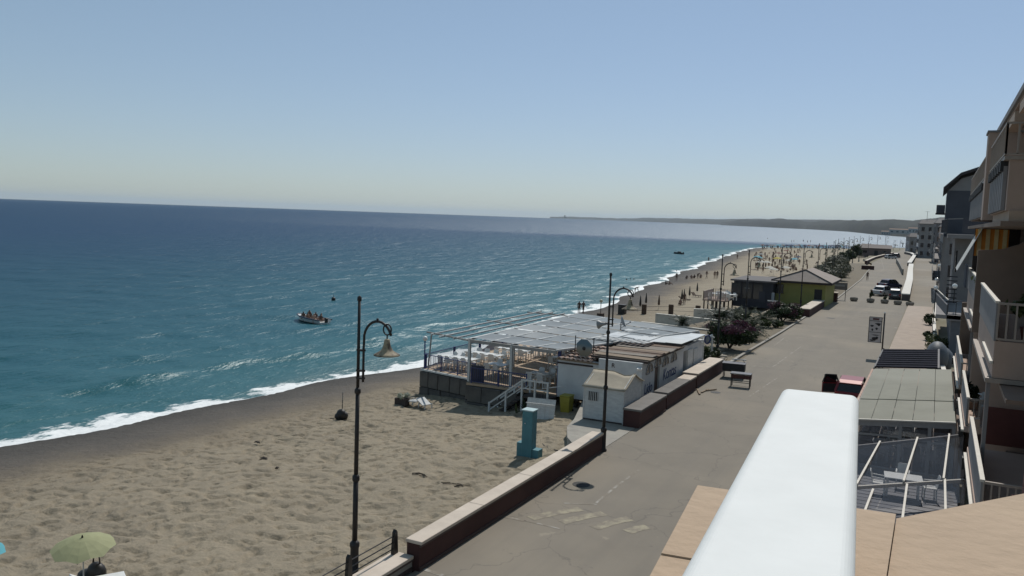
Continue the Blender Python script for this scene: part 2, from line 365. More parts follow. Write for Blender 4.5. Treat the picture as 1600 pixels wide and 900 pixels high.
def beachmat():
    m = bpy.data.materials.new('beach_sand'); m.use_nodes = True; t = m.node_tree; N = t.nodes; L = t.links; b = N['Principled BSDF']
    g = N.new('ShaderNodeNewGeometry'); pos = g.outputs['Position']
    def noise(s, d=5, r=.6):
        n = N.new('ShaderNodeTexNoise'); n.inputs['Scale'].default_value = s; n.inputs['Detail'].default_value = d; n.inputs['Roughness'].default_value = r; L.new(pos, n.inputs['Vector']); return n.outputs['Fac']
    def mth(op, a, c):
        n = N.new('ShaderNodeMath'); n.operation = op
        for i, v in enumerate((a, c)):
            if isinstance(v, (int, float)): n.inputs[i].default_value = v
            else: L.new(v, n.inputs[i])
        return n.outputs[0]
    at = N.new('ShaderNodeAttribute'); at.attribute_name = 'shore'
    dn = mth('ADD', at.outputs['Fac'], mth('MULTIPLY', mth('SUBTRACT', noise(.35, 6), .5), 4.5))
    rp = N.new('ShaderNodeValToRGB'); e = rp.color_ramp.elements
    e[0].position = 0; e[0].color = (.072, .067, .063, 1); e[1].position = 1; e[1].color = (.34, .292, .22, 1)
    for p, c in ((.12, (.105, .096, .088)), (.22, (.14, .124, .108)), (.29, (.175, .15, .12)), (.37, (.255, .214, .158)), (.55, (.315, .27, .203))):
        q = e.new(p); q.color = (*c, 1)
    L.new(mth('DIVIDE', dn, 20.0), rp.inputs[0])
    v = N.new('ShaderNodeValToRGB'); v.color_ramp.elements[0].position = .34; v.color_ramp.elements[0].color = (.66, .66, .66, 1); v.color_ramp.elements[1].position = .68; v.color_ramp.elements[1].color = (1.12, 1.1, 1.06, 1)
    L.new(mth('ADD', mth('MULTIPLY', noise(9, 9, .85), .7), mth('MULTIPLY', noise(.5, 5), .3)), v.inputs[0])
    mx = N.new('ShaderNodeMix'); mx.data_type = 'RGBA'; mx.blend_type = 'MULTIPLY'; mx.inputs[0].default_value = 1; L.new(rp.outputs[0], mx.inputs[6]); L.new(v.outputs[0], mx.inputs[7])
    L.new(mx.outputs[2], b.inputs['Base Color']); b.inputs['Roughness'].default_value = .9; b.inputs['Specular IOR Level'].default_value = .25
    bp = N.new('ShaderNodeBump'); bp.inputs['Strength'].default_value = 1.0; bp.inputs['Distance'].default_value = .06
    L.new(mth('ADD', mth('MULTIPLY', noise(3.4, 4), 1.6), mth('MULTIPLY', noise(14, 6, .75), .9)), bp.inputs['Height']); L.new(bp.outputs[0], b.inputs['Normal'])
    return m
me = make_beach(); me.materials.append(beachmat()); struct(link('beach', me))

# ---- roads, pavements, garden bed
ASPH = mat('asphalt', (.212, .186, .15), (.178, .156, .126), scale=.55, rough=.88, bump=.35, bscale=40, c3=(.24, .207, .162), ramp=(.25, .75))
def wear(m):
    t = m.node_tree; N = t.nodes; L = t.links; b = N['Principled BSDF']; src = b.inputs['Base Color'].links[0].from_socket
    g = N.new('ShaderNodeNewGeometry'); pos = g.outputs['Position']
    def layer(src, fac, col, blend='MIX'):
        x = N.new('ShaderNodeMix'); x.data_type = 'RGBA'; x.blend_type = blend; L.new(fac, x.inputs[0]); L.new(src, x.inputs[6]); x.inputs[7].default_value = (*col, 1); return x.outputs[2]
    def nz(scale, sc, lo, hi, det=5, amp=1.0):
        mp = N.new('ShaderNodeMapping'); mp.inputs['Scale'].default_value = sc; L.new(pos, mp.inputs[0]); n = N.new('ShaderNodeTexNoise'); n.inputs['Scale'].default_value = scale; n.inputs['Detail'].default_value = det; n.inputs['Roughness'].default_value = .65; L.new(mp.outputs[0], n.inputs['Vector'])
        r = N.new('ShaderNodeMapRange'); r.inputs['From Min'].default_value = lo; r.inputs['From Max'].default_value = hi; r.inputs['To Max'].default_value = amp; L.new(n.outputs['Fac'], r.inputs['Value']); return r.outputs[0]
    src = layer(src, nz(.5, (1, .06, 1), .5, .75, 4, .55), (.15, .135, .115))
    src = layer(src, nz(1.2, (1, .7, 1), .64, .7, 8, .5), (.33, .29, .225))
    src = layer(src, nz(.8, (1, 1, 1), .66, .70, 6, .5), (.10, .09, .078))
    v = N.new('ShaderNodeTexVoronoi'); v.feature = 'DISTANCE_TO_EDGE'; v.inputs['Scale'].default_value = .22
    nn = N.new('ShaderNodeTexNoise'); nn.inputs['Scale'].default_value = 1.1; nn.inputs['Detail'].default_value = 6; L.new(pos, nn.inputs['Vector']); va = N.new('ShaderNodeVectorMath'); va.operation = 'MULTIPLY_ADD'; L.new(nn.outputs['Color'], va.inputs[0]); va.inputs[1].default_value = (1.6, 1.6, 0); L.new(pos, va.inputs[2]); L.new(va.outputs[0], v.inputs['Vector'])
    r = N.new('ShaderNodeMapRange'); r.inputs['From Min'].default_value = .0; r.inputs['From Max'].default_value = .007; r.inputs['To Min'].default_value = .38; r.inputs['To Max'].default_value = 0; L.new(v.outputs['Distance'], r.inputs['Value']); src = layer(src, r.outputs[0], (.06, .055, .05))
    L.new(src, b.inputs['Base Color'])
wear(ASPH)
CONC = mat('concrete', (.34, .32, .28), (.26, .245, .22), scale=1.3, rough=.9, bump=.3, bscale=30, c3=(.3, .27, .23))
PAVE = mat('pink_paving', (.40, .325, .265), (.33, .27, .225), scale=1.1, rough=.9, bump=.2, bscale=25)
EARTH = mat('garden_earth', (.2, .165, .115), (.12, .10, .07), scale=1.6, rough=.95, bump=.6, bscale=14)
WHITEP = mat('white_coping_paint', (.68, .66, .61), (.55, .53, .49), scale=2.2, rough=.75, bump=.1)
def sheet(name, poly, z, m):
    mb = MB(); mb.add([(x, y, z) for x, y in poly], [tuple(range(len(poly)))]); o = mb.build(name, m); return struct(o)
sheet('ground', [(-12.4, -60), (900, -60), (900, 640), (120, 556), (30, 538), (-14, 524), (-24, 500), (-24, 420), (-22, 300), (-12.4, 230)], -.012, mat('dry_ground', (.22, .19, .14), (.15, .14, .09), scale=.08, rough=.95))
mb = MB()                                   # seaward retaining face of the promenade
pts = [(-12.42, -60), (-12.42, 33.2), (-12.42, 57), (-12.42, 230), (-22, 300), (-24, 420), (-24, 500), (-14, 524), (30, 538), (120, 556), (900, 640)]
for (a, b), (c, d) in zip(pts, pts[1:]): mb.add([(a, b, -2.4), (c, d, -2.4), (c, d, -.014), (a, b, -.014)], [(0, 1, 2, 3)])
struct(mb.build('retaining_face', CONC))
ROADL = [(-12.4, -60), (-12.4, 96), (-12.0, 122), (-12.9, 175), (-14.8, 227), (-17.0, 268), (-17.2, 330), (-16.2, 398), (-16, 515)]
ROADR = [(-3.1, -60), (-3.1, 120), (-3.5, 135), (-4.6, 200), (-6.4, 281), (-8.0, 361), (-9, 515)]
sheet('road', ROADR + ROADL[::-1], 0.0, ASPH)
sheet('upper_road', [(-3.0, 121.5), (.4, 121.5), (.2, 330), (4, 520), (-6.5, 520), (-7.8, 361), (-5.4, 250), (-4.0, 180)], .004, mat('upper_asphalt', (.235, .205, .165), (.2, .175, .14), scale=.3, rough=.9, c3=(.26, .225, .18)))
mb = MB(); mb.prism([(-3.1, -60), (.9, -60), (.6, 58), (.15, 80), (-.1, 121.4), (-3.0, 121.4)], -.02, .1)
struct(mb.build('pavement', PAVE))
mb = MB(); mb.prism([(-12.42, 56.9), (-12.42, 136), (-12.9, 175), (-15.2, 232), (-19, 262), (-24, 250), (-19.5, 140), (-17.5, 119), (-17.5, 92), (-20.5, 86), (-22, 74), (-20, 60), (-17, 56.9)], -2.2, -.03)
struct(mb.build('garden_bed', EARTH))
mb = MB()
k = [(-12.72, 57.5), (-12.75, 64.4), (-12.55, 80), (-12.5, 96)]
for (a, b), (c, d) in zip(k, k[1:]): mb.bar((a, b, .06), (c, d, .06), .22, .12)
k = [(-12.15, 125), (-12.95, 175), (-14.9, 228)]
for (a, b), (c, d) in zip(k, k[1:]): mb.bar((a, b, .06), (c, d, .06), .22, .12)
struct(mb.build('kerb', CONC))
mb = MB(); mb.prism([(-13.6, 33.4), (-12.43, 33.4), (-12.43, 57), (-16.8, 57), (-16.9, 42.4), (-15.6, 38.0), (-15.3, 36.4), (-14.5, 34.6)], -2.0, -.004); struct(mb.build('concrete_apron', CONC))

# ---- road markings (worn paint), placed from the photograph on the road plane
def wornpaint(name, c, thr):
    m = mat(name, c, (.2, .172, .135), scale=2.6, rough=.85, ramp=thr); return m
YEL = wornpaint('worn_yellow_paint', (.335, .30, .215), (.42, .66)); WHT = wornpaint('worn_white_paint', (.36, .345, .315), (.46, .68))
def marking(name, px, w, m, label):
    mb = MB(); P_ = [Vector(G(x, y, .006)) for x, y in px]
    L_, R_ = [], []
    for i, p in enumerate(P_):
        d = (P_[min(i + 1, len(P_) - 1)] - P_[max(0, i - 1)]).normalized(); nrm = Vector((-d.y, d.x, 0)) * w / 2; L_.append(p + nrm); R_.append(p - nrm)
    n = len(P_); mb.add(L_ + R_, [(i, i + 1, n + i + 1, n + i) for i in range(n - 1)]); o = mb.build(name, m); o['kind'] = 'structure'; return o
for a, b in (((829, 810), (908, 795)), ((878, 816), (944, 802)), ((928, 825), (984, 810)), ((980, 831), (1012, 823))):
    marking('crossing_stripe', [a, ((a[0] + b[0]) / 2 + 2, (a[1] + b[1]) / 2 - 2), b], .42, YEL, '')
for px, w in (([(789, 807), (820, 814)], .13), ([(662, 889), (692, 899)], .16), ([(998, 734), (965, 758), (931, 786)], .1), ([(880, 786), (933, 788)], .1), ([(820, 813), (875, 826)], .1),
              ([(1130, 571), (1208, 573), (1252, 541)], .12), ([(1330, 487), (1375, 490)], .22), ([(1385, 490), (1418, 494)], .2), ([(1210, 540), (1225, 528)], .1), ([(1170, 620), (1215, 590)], .09),
              ([(1397, 512), (1418, 514)], .5), ([(1371, 428), (1381, 420), (1379, 412), (1376, 405)], .12), ([(1440, 431), (1456, 432)], 1.2), ([(1440, 447), (1456, 448)], .4)):
    marking('painted_line', px, w, WHT, '')
mb = MB(); c = G(908, 757, .004); mb.cyl((c[0], c[1], .001), (c[0], c[1], .012), .33, n=24)
o = mb.build('manhole_cover', mat('cast_iron', (.03, .03, .03), rough=.6, metal=.5, bump=.6, bscale=60)); tag(o, 'round black manhole cover set in the road beside the seawall', 'manhole cover')
for px, py, rr in ((1118, 613, .3), (1298, 497, .45)):
    c = G(px, py, .004); mb = MB(); mb.cyl((c[0], c[1], .001), (c[0], c[1], .009), rr, n=18)
    o = mb.build('drain_cover', MC['cast_iron']); tag(o, {1118: 'small dark drain cover near the second planter', 1298: 'dark drain cover beside the far red wall', 820: 'faint dark cover at the bottom edge of the road'}[px], 'drain cover')

# ---- far shore: hills behind the bay
def hills(name, pts, depth, m, amp, seed, bump=1.0):
    # pts: photo column, distance of the shore, ridge height in pixels over the horizon
    xs = np.linspace(pts[0][0], pts[-1][0], 420); D = np.exp(np.interp(xs, [p[0] for p in pts], [math.log(p[1]) for p in pts])); hp = np.interp(xs, [p[0] for p in pts], [p[2] for p in pts])
    P_ = []
    for x, dd, h in zip(xs, D, hp):
        d = ray(x, 450.0); a = math.atan2(d[0], d[1]); row = []
        top = H - SEA + h * dd * (1 + depth * .5) / 1305.
        for j, t in enumerate(np.linspace(0, 1, 14)):
            rr = dd * (1 + depth * t); prof = math.sin(math.pi * min(1, t * 1.0)) ** .6 if t < .5 else math.sin(math.pi * t) ** .8
            row.append((rr * math.sin(a), rr * math.cos(a), SEA - 1 + (top + 1) * prof))
        P_.append(row)
    P_ = np.array(P_)
    s = np.interp(xs, [p[0] for p in pts], [p[1] for p in pts])[:, None]
    n1 = vnoise(P_[..., 0] / (s * .02), P_[..., 1] / (s * .02), seed) - .5; n2 = vnoise(P_[..., 0] / (s * .006), P_[..., 1] / (s * .006), seed + 1) - .5
    env = np.clip((P_[..., 2] - SEA) / 12, 0, 1); P_[..., 2] += env * s / 1305. * (amp * 3 * n1 + amp * 1.6 * n2) * bump
    o = link(name, gridmesh(name, P_)); o.data.materials.append(m); return struct(o)
HILLG = mat('hill_scrub', (.02, .027, .024), (.009, .014, .013), scale=.012, rough=.95, c3=(.03, .034, .028), detail=9)
HILLF = mat('far_hill_scrub', (.035, .04, .034), (.02, .025, .022), scale=.004, rough=.95, c3=(.055, .055, .045), detail=9)
hills('far_headland', [(855, 12600, .6), (880, 12500, 1.8), (930, 12200, 2.4), (965, 12000, 2.0), (985, 11800, 3.0), (1000, 11500, 4.4), (1060, 10000, 5.2), (1110, 8600, 5.8), (1180, 8000, 9.0), (1300, 7000, 11), (1480, 5000, 13), (1700, 4000, 15)], .35, HILLF, .45, 21)
hills('coastal_hills', [(1120, 6400, .5), (1150, 5700, 6.5), (1165, 5400, 6.5), (1200, 4800, 9.5), (1240, 4200, 9.8), (1253, 4100, 6.5), (1275, 3800, 8.5), (1320, 3000, 11), (1355, 2100, 12.5), (1390, 1750, 14), (1420, 1600, 14), (1450, 1500, 17.5), (1520, 1500, 22), (1700, 1500, 24)], .45, HILLG, .9, 31)
mb = MB(); d = ray(878, 450); a = math.atan2(d[0], d[1]); cx, cy = 12600 * math.sin(a), 12600 * math.cos(a)
mb.lathe([(9, 0), (8, 30), (10, 31), (10, 38), (8, 38)], (cx, cy, 12), 10); mb.box((cx + 22, cy, 18), (24, 14, 12))
o = mb.build('watchtower', mat('tower_stone', (.2, .18, .15), rough=.9)); tag(o, 'tiny far tower on the headland where it meets the sea horizon', 'tower')
# pale strips of shore and small buildings at the foot of the hills
def far_box(px, py, D, w, h, dpt, m, label):
    d = ray(px, 450); a = math.atan2(d[0], d[1]); z = H - (py - (309.2 + .0356 * px)) * D / 1305.
    t = thing('far_building', label, 'building', (D * math.sin(a), D * math.cos(a), z - .3), -a)
    mb = MB(); mb.box((0, 0, h / 2), (w, dpt, h)); mb.build('wall', m, t)
    mb = MB(); mb.plate([(-w / 2 - .3, -dpt / 2 - .3, h + .01), (w / 2 + .3, -dpt / 2 - .3, h + .01), (w / 2 + .3, 0, h + 1.6)], (0, .01, 0)) if False else mb.add([(-w / 2 - .3, -dpt / 2 - .3, h + .02), (w / 2 + .3, -dpt / 2 - .3, h + .02), (w / 2 + .3, 0, h + 1.8), (-w / 2 - .3, 0, h + 1.8), (-w / 2 - .3, dpt / 2 + .3, h + .02), (w / 2 + .3, dpt / 2 + .3, h + .02)], [(0, 1, 2, 3), (3, 2, 5, 4), (0, 3, 4), (1, 5, 2)])
    mb.build('roof', mat('far_roof', (.25, .17, .13), rough=.9), t)
    for i in range(4):
        mb = MB(); mb.box((-w / 2 + w * (i + .5) / 4, -dpt / 2 - .03, h * .5), (w * .1, .08, h * .35)); mb.build('window', mat('far_window', (.05, .06, .07), rough=.3), t)
LITE = mat('pale_render', (.5, .47, .43), rough=.9)
for px, py, D, w, h, lab in ((1400, 364.5, 1560, 34, 7, 'long pale building at the foot of the wooded hill'), (1423, 364, 1520, 20, 8, 'small pale house right of the long one under the hill'),
                             (1378, 366, 1690, 16, 6, 'little pale house by the water under the hill')):
    far_box(px, py, D, w, h, 9, LITE, lab)

# ---- air
def make_haze():
    mb = MB(); mb.box((0, 0, 145 - 9), (100000, 100000, 300)); o = mb.mesh('haze'); m = bpy.data.materials.new('air'); m.use_nodes = True
    N = m.node_tree.nodes; N.remove(N['Principled BSDF']); v = N.new('ShaderNodeVolumePrincipled'); v.inputs['Color'].default_value = (.74, .87, 1.0, 1); v.inputs['Density'].default_value = HAZE; v.inputs['Anisotropy'].default_value = .2
    m.node_tree.links.new(v.outputs[0], N['Material Output'].inputs['Volume']); o.materials.append(m)
    ob = link('haze', o, kind='stuff'); tag(ob, 'thin bluish sea haze over the bay and far hills', 'haze'); return ob
HAZE = 3.0e-5
make_haze()
# ================================================================== SEAWALL, LAMPS
REDW = mat('red_brown_render', (.062, .023, .02), (.045, .017, .016), scale=1.6, rough=.85, bump=.25, bscale=30, c3=(.075, .032, .028))
COPE = mat('pale_stone_coping', (.60, .52, .44), (.50, .43, .36), scale=1.4, rough=.85, bump=.15, bscale=22, c3=(.54, .46, .38))
COPEG = mat('weathered_coping', (.20, .185, .17), (.15, .14, .13), scale=1.4, rough=.88, bump=.2)
BLK = mat('black_iron', (.018, .018, .02), (.03, .026, .022), scale=6, rough=.5, metal=.2)
IRON = mat('lamp_iron', (.022, .022, .026), (.035, .03, .026), scale=9, rough=.55, metal=.3)
def coping_wall(name, label, x0, x1, y0, y1, h, slab, body_m, cope_m, z0=-1.2, over=.06, cat='wall', group=None, alt=None):
    t = thing(name, label, cat, ((x0 + x1) / 2, (y0 + y1) / 2, 0), 0, group); w = x1 - x0; Ln = y1 - y0
    MB().box((0, 0, (z0 + h - .1) / 2), (w, Ln, h - .1 - z0)).build('wall', body_m, t)
    MB().box((w / 2 + .012, 0, .05), (.03, Ln - .02, .11)).build('skirting', mat('dark_skirting', (.075, .05, .045), rough=.9), t)
    MB().box((w / 2 + .02, 0, h - .14), (.05, Ln, .05)).build('lip', mat('dark_lip', (.10, .075, .07), rough=.9), t)
    n = max(1, round(Ln / slab)); L = Ln / n; sm = None
    for i in range(n):
        if sm is None:
            mb = MB(); mb.box((0, 0, h - .05), (w + 2 * over, L - .012, .1), bev=.012); sm = mb.mesh('coping_slab'); sm.materials.append(cope_m); sm2 = sm.copy(); sm2.materials[0] = alt or cope_m
        link('coping_slab', sm2 if (alt and i >= n - 1) else sm, t, (random.uniform(-.004, .004), -Ln / 2 + L * (i + .5), random.uniform(-.004, .004)))
    return t
coping_wall('seawall', 'long red seawall with pale stone coping beside the near road', -12.70, -12.28, 19.0, 33.2, .86, 3.4, REDW, COPE)
coping_wall('low_wall', 'low pale-topped wall carrying the black railing at the bottom edge', -13.06, -12.50, 6.0, 18.98, .44, 3.2, CONC, COPE)
t = thing('railing', 'black iron railing with tapered posts on the low wall', 'railing', (-12.98, 15, .44))
for y in (18.8, 16.75, 14.7, 12.6):
    mb = MB(); mb.plate([(-.05, y - 15 - .11, 0), (-.05, y - 15 + .11, 0), (-.05, y - 15 + .06, .62), (-.05, y - 15, .7), (-.05, y - 15 - .06, .62)], (.1, 0, 0)); mb.build('post', BLK, t)
for z in (.16, .34, .52):
    mb = MB(); mb.cyl((0, -2.6, z), (0, 3.8, z), .016, n=6); mb.build('rail', BLK, t)

SHADE = mat('lamp_enamel', (.32, .265, .175), (.09, .07, .05), scale=3.2, rough=.7, ramp=(.42, .54), metal=.0)
GLOBE = mat('white_globe', (.8, .8, .78), rough=.25)
def make_lamp():
    t = thing('street_lamp', '', 'street lamp', (0, 0, 0), 0, 'street lamps along the promenade')
    MB().lathe([(.26, -.9), (.24, -.02), (.001, -.01)], n=12).build('footing', CONC, t)
    MB().lathe([(.17, 0), (.17, .07), (.12, .12), (.115, .85), (.135, .9), (.135, .98), (.075, 1.06)], n=14).build('base', IRON, t)
    MB().cyl((0, 0, 1.0), (0, 0, 2.75), .072, .07, 12).build('lower_pole', IRON, t)
    MB().lathe([(.072, 2.7), (.1, 2.74), (.1, 2.84), (.06, 2.9)], n=12).build('collar', IRON, t)
    MB().cyl((0, 0, 2.85), (0, 0, 5.15), .06, .055, 12).build('middle_pole', IRON, t)
    MB().lathe([(.055, 5.1), (.085, 5.14), (.085, 5.22), (.045, 5.28)], n=12).build('collar', IRON, t)
    MB().cyl((0, 0, 5.2), (0, 0, 7.66), .045, .04, 10).build('upper_pole', IRON, t)
    MB().lathe([(.04, 7.6), (.06, 7.63), (.055, 7.72), (.0, 7.76)], n=10).build('finial', IRON, t)
    pts = [(.17, 0, 5.45), (.17, 0, 6.0), (.17, 0, 6.35)]
    for a in np.linspace(0, 160, 13)[1:]: pts.append((.62 - .45 * math.cos(R(a)), 0, 6.6 + .52 * math.sin(R(a))))
    a = MB().tube(pts, [.033] * 5 + [.036] * 11, 8).build('arm', IRON, t)
    MB().sphere((.6, 0, 7.17), .035, 8, 6).build('knob', IRON, a)
    for z in (5.55, 5.75, 6.3):
        MB().box((.085, 0, z), (.24, .09, .05)).build('clamp', IRON, a)
    rp = [(.92 + .125 * math.cos(R(q)), 0, 6.93 + .14 * math.sin(R(q))) for q in range(0, 361, 24)]
    MB().tube(rp, .02, 6).build('ring', IRON, a)
    MB().cyl((.92, 0, 6.8), (.92, 0, 6.66), .018, n=6).build('hanger', IRON, t)
    s_ = MB().lathe([(.05, 6.68), (.075, 6.66), (.085, 6.56), (.115, 6.46), (.17, 6.37), (.27, 6.31), (.345, 6.27), (.345, 6.25), (.26, 6.285), (.15, 6.34), (.09, 6.44), (.06, 6.56)], (.92, 0, 0), 20).build('lamp_shade', SHADE, t)
    MB().lathe([(.0, 6.22), (.07, 6.24), (.09, 6.3), (.07, 6.36)], (.92, 0, 0), 12).build('bulb', mat('lamp_lens', (.5, .5, .48), rough=.2), s_)
    return t
lamp = make_lamp()
lamp.location = (-13.56, 17.74, .0); lamp['label'] = 'nearest tall black street lamp with bell shade, rising before the sea'
LAB = ['street lamp at the far end of the near red seawall', 'street lamp beside the bougainvillea behind the restaurant', 'street lamp standing before the dark half of the far beach bar', 'street lamp standing before the green wall of the far beach bar',
       'street lamp at the right corner of the green beach bar', 'street lamp just left of the oleander hedge']
for (x, y), l in zip([(-12.31, 33.4), (-14.05, 61.55), (-14.9, 75.5), (-14.6, 91.2), (-14.5, 106.5), (-14.6, 121.5)], LAB): dup(lamp, (x, y, 0), 0, l)
for i, (x, y) in enumerate([(-15.4, 137), (-16.0, 153), (-17.5, 170), (-19.0, 190), (-20, 212), (-21, 236), (-22, 262), (-22.5, 290), (-22, 320), (-21, 350), (-20, 385)]):
    dup(lamp, (x, y, -.1), R(-4), 'distant street lamp in the line behind the oleander hedge')
i = 0
for px, D in zip((1386, 1397, 1407, 1416, 1424, 1431, 1437), (425, 438, 452, 466, 478, 490, 502)):
    d = ray(px, 375); a = math.atan2(d[0], d[1]); dup(lamp, (D * math.sin(a), D * math.cos(a), -.9), R(20), 'tiny far street lamp in the row beside the bay', scale=.8)
# floodlight and loudspeaker clamped to the second lamp
t = thing('loudspeaker', 'grey horn loudspeaker clamped to the lamp at the seawall end', 'loudspeaker', (-12.31, 33.4, 5.55))
MB().lathe([(.05, 0), (.07, .1), (.1, .2), (.2, .34), (.2, .36), (.09, .22)], n=14).build('horn', mat('horn_grey', (.3, .31, .32), rough=.5), t)
for c in t.children: c.rotation_euler = (0, R(-100), 0); c.location = (-.12, 0, 0)
MB().box((-.07, 0, 0), (.14, .06, .06)).build('bracket', IRON, t)

# ================================================================== BEACH RESTAURANT
WHITE = mat('white_render', (.60, .61, .61), (.50, .51, .52), scale=1.1, rough=.85, bump=.15, c3=(.52, .52, .50))
WOODW = mat('white_painted_wood', (.58, .59, .58), (.46, .47, .47), scale=3, rough=.7, bump=.15, stretch=(1, 1, 3))
DARK = mat('dark_interior', (.02, .02, .022), rough=.7)
BLUE = mat('blue_paint', (.025, .045, .17), (.018, .03, .12), scale=3, rough=.5)
WOODB = [mat('roof_board_%s' % n, c, tuple(v * .55 for v in c), scale=2.2, rough=.9, bump=.5, stretch=(.5, 4, 4), ramp=(.3, .7)) for n, c in (('tan', (.30, .23, .165)), ('brown', (.19, .13, .095)), ('grey', (.27, .235, .20)))]
TILE = mat('terracotta_tile', (.50, .35, .28), (.36, .24, .19), scale=3, rough=.85, c3=(.55, .44, .38))
TIN = mat('pale_tin_sheet', (.50, .53, .55), (.40, .43, .45), scale=1.0, rough=.5, metal=.15, c3=(.44, .45, .44))
FABR = mat('grey_shade_cloth', (.235, .265, .285), (.185, .21, .23), scale=.9, rough=.9, bump=.2, c3=(.30, .32, .33))
BX, BY = -13.6, 42.6
rest = thing('beach_restaurant', 'low white beach restaurant with board roof and blue lettering', 'restaurant', (BX, BY, 0))
def loc(p): return (p[0] - BX, p[1] - BY, p[2])
w = MB()                                            # street wall with openings is laid as piers and panels
def wallx(mb, y0, y1, z0, z1, x=0, th=.22): mb.box((x - th / 2, (y0 + y1) / 2, (z0 + z1) / 2), (th, y1 - y0, z1 - z0))
YD0, YD1 = 2.05, 3.0                                # door
wallx(w, 0, YD0, -.1, 2.4); wallx(w, YD0, YD1, 1.85, 2.38); wallx(w, YD1, 7.9, -.1, 2.36); wallx(w, 7.9, 8.7, 2.0, 2.3); wallx(w, 8.7, 12.6, -.1, 2.22)
w.build('street_wall', WHITE, rest)
MB().box((-1.25, -.11, 1.15), (2.48, .22, 2.5)).build('end_wall', WHITE, rest)
MB().box((-3.75, .12, 1.02), (2.52, .2, 2.2)).build('end_wall', WHITE, rest)
MB().box((-4.95, 6.5, 1.0), (.18, 12.6, 2.1)).build('sea_wall', WHITE, rest)
MB().box((-2.5, 12.5, 1.0), (4.8, .2, 2.2)).build('rear_wall', WHITE, rest)
d = MB().box((-.14, (YD0 + YD1) / 2, .88), (.06, YD1 - YD0 - .04, 1.9)).build('door', mat('brown_door', (.115, .075, .055), (.08, .05, .04), scale=3, rough=.7, stretch=(1, 1, .3)), rest)
MB().sphere((-.09, YD0 + .14, .9), .035, 8, 6).build('handle', MC['cast_iron'], d)
MB().box((-.3, 8.3, .95), (.05, .8, 2.1)).build('doorway', DARK, rest)
MB().box((.03, 9.35, 1.0), (.06, 1.15, 1.95)).build('shutter_panel', WOODW, rest)
MB().box((.03, 10.75, 1.1), (.06, 1.0, 1.5)).build('shutter_panel', WOODW, rest)
for k in range(4):                                  # lunette windows
    yc = (1.05, 2.55, 4.1, 5.75)[k]; pts = [(0.0, yc + .62 * math.cos(a), 1.7 + .56 * math.sin(a)) for a in np.linspace(0, math.pi, 13)]
    z0 = 0 if k != 1 else .16
    pts = [(p[0] + .012, p[1], p[2] + z0) for p in pts]
    f = MB().plate([(p[0] - .008, p[1], p[2]) for p in pts], (.02, 0, 0)).build('lunette_window', mat('dark_pane', (.018, .02, .024), rough=.25), rest)
    MB().tube([(p[0] + .02, p[1], p[2]) for p in pts] + [(pts[0][0] + .02, pts[0][1], pts[0][2])], .016, 6).build('frame', WHITE, f)
    MB().bar((.035, yc, 1.7 + z0), (.035, yc, 2.24 + z0), .03).build('mullion', WHITE, f)
# lettering
BLUL = mat('blue_lettering', (.035, .06, .16), rough=.7); BRL = mat('brown_lettering', (.07, .045, .04), rough=.7)
textmesh('Lido', .8, BLUL, 'lettering', rest, (.012, .95, .62), (R(90), 0, R(90)), .15)
textmesh('Kontas', .95, BLUL, 'lettering', rest, (.012, 5.0, .85), (R(90), 0, R(90)), .15)
TXR = PY(958, 575, BY - .23)[0] - BX
for i, ch in enumerate('RISTO'): textmesh(ch, .34, BRL, 'lettering', rest, (TXR, -.236, 2.0 - .37 * i), (R(90), 0, 0))
# flat board roof, boards running across
ys = .18
for i in range(9):
    wd = random.uniform(.62, .95); m = WOODB[(i * 2 + (i // 3)) % 3]
    MB().box((-1.42 + random.uniform(-.1, .06), ys + wd / 2, 2.53 + .035 * (i % 2) - .012 * i), (3.35 + random.uniform(-.15, .1), wd - .05, .06), rot=(R(random.uniform(-1.5, 1.5)), R(random.uniform(-.6, .4)), R(random.uniform(-.7, .7)))).build('roof_board', m, rest); ys += wd
MB().bar((-3.05, .05, 2.45), (.22, .05, 2.43), .1, .12).build('fascia', mat('dark_wood', (.06, .045, .04), rough=.85), rest)
MB().bar((.12, .1, 2.44), (.12, 7.3, 2.36), .1, .1).build('fascia', MC['dark_wood'], rest)
# tiled lean-to at the left
for r_ in range(6):
    for c_ in range(7):
        if r_ == 0 and c_ == 0:
            tm = MB(); pr = []
            for a in np.linspace(0, math.pi, 6): pr.append((.15 * math.cos(a), .09 * math.sin(a)))
            tm.add([(x, -.36, z) for x, z in pr] + [(x * .82, .36, z * .9 + .03) for x, z in pr] + [(x * .85, -.36, z - .02) for x, z in pr] + [(x * .7, .36, z * .8 + .02) for x, z in pr],
                   [(i, i + 1, 7 + i, 6 + i) for i in range(5)] + [(12 + i + 1, 12 + i, 18 + i, 19 + i) for i in range(5)] + [(i + 1, i, 12 + i, 13 + i) for i in range(5)], smooth=True)
            tme = tm.mesh('roof_tile'); tme.materials.append(TILE)
        o = link('roof_tile', tme, rest, (-4.85 + c_ * .29, .1 + r_ * .62, 2.12 + r_ * .06 + random.uniform(0, .012))); o.rotation_euler = (R(-5), 0, R(random.uniform(-4, 4)))
MB().box((-3.95, 1.9, 2.06), (2.1, 3.9, .08), rot=(R(5.5), 0, 0)).build('tile_deck', MC['dark_wood'], rest)
MB().bar((-5.1, -.12, 2.1), (-2.5, -.12, 2.07), .05, .09).build('gutter_board', WOODB[0], rest)
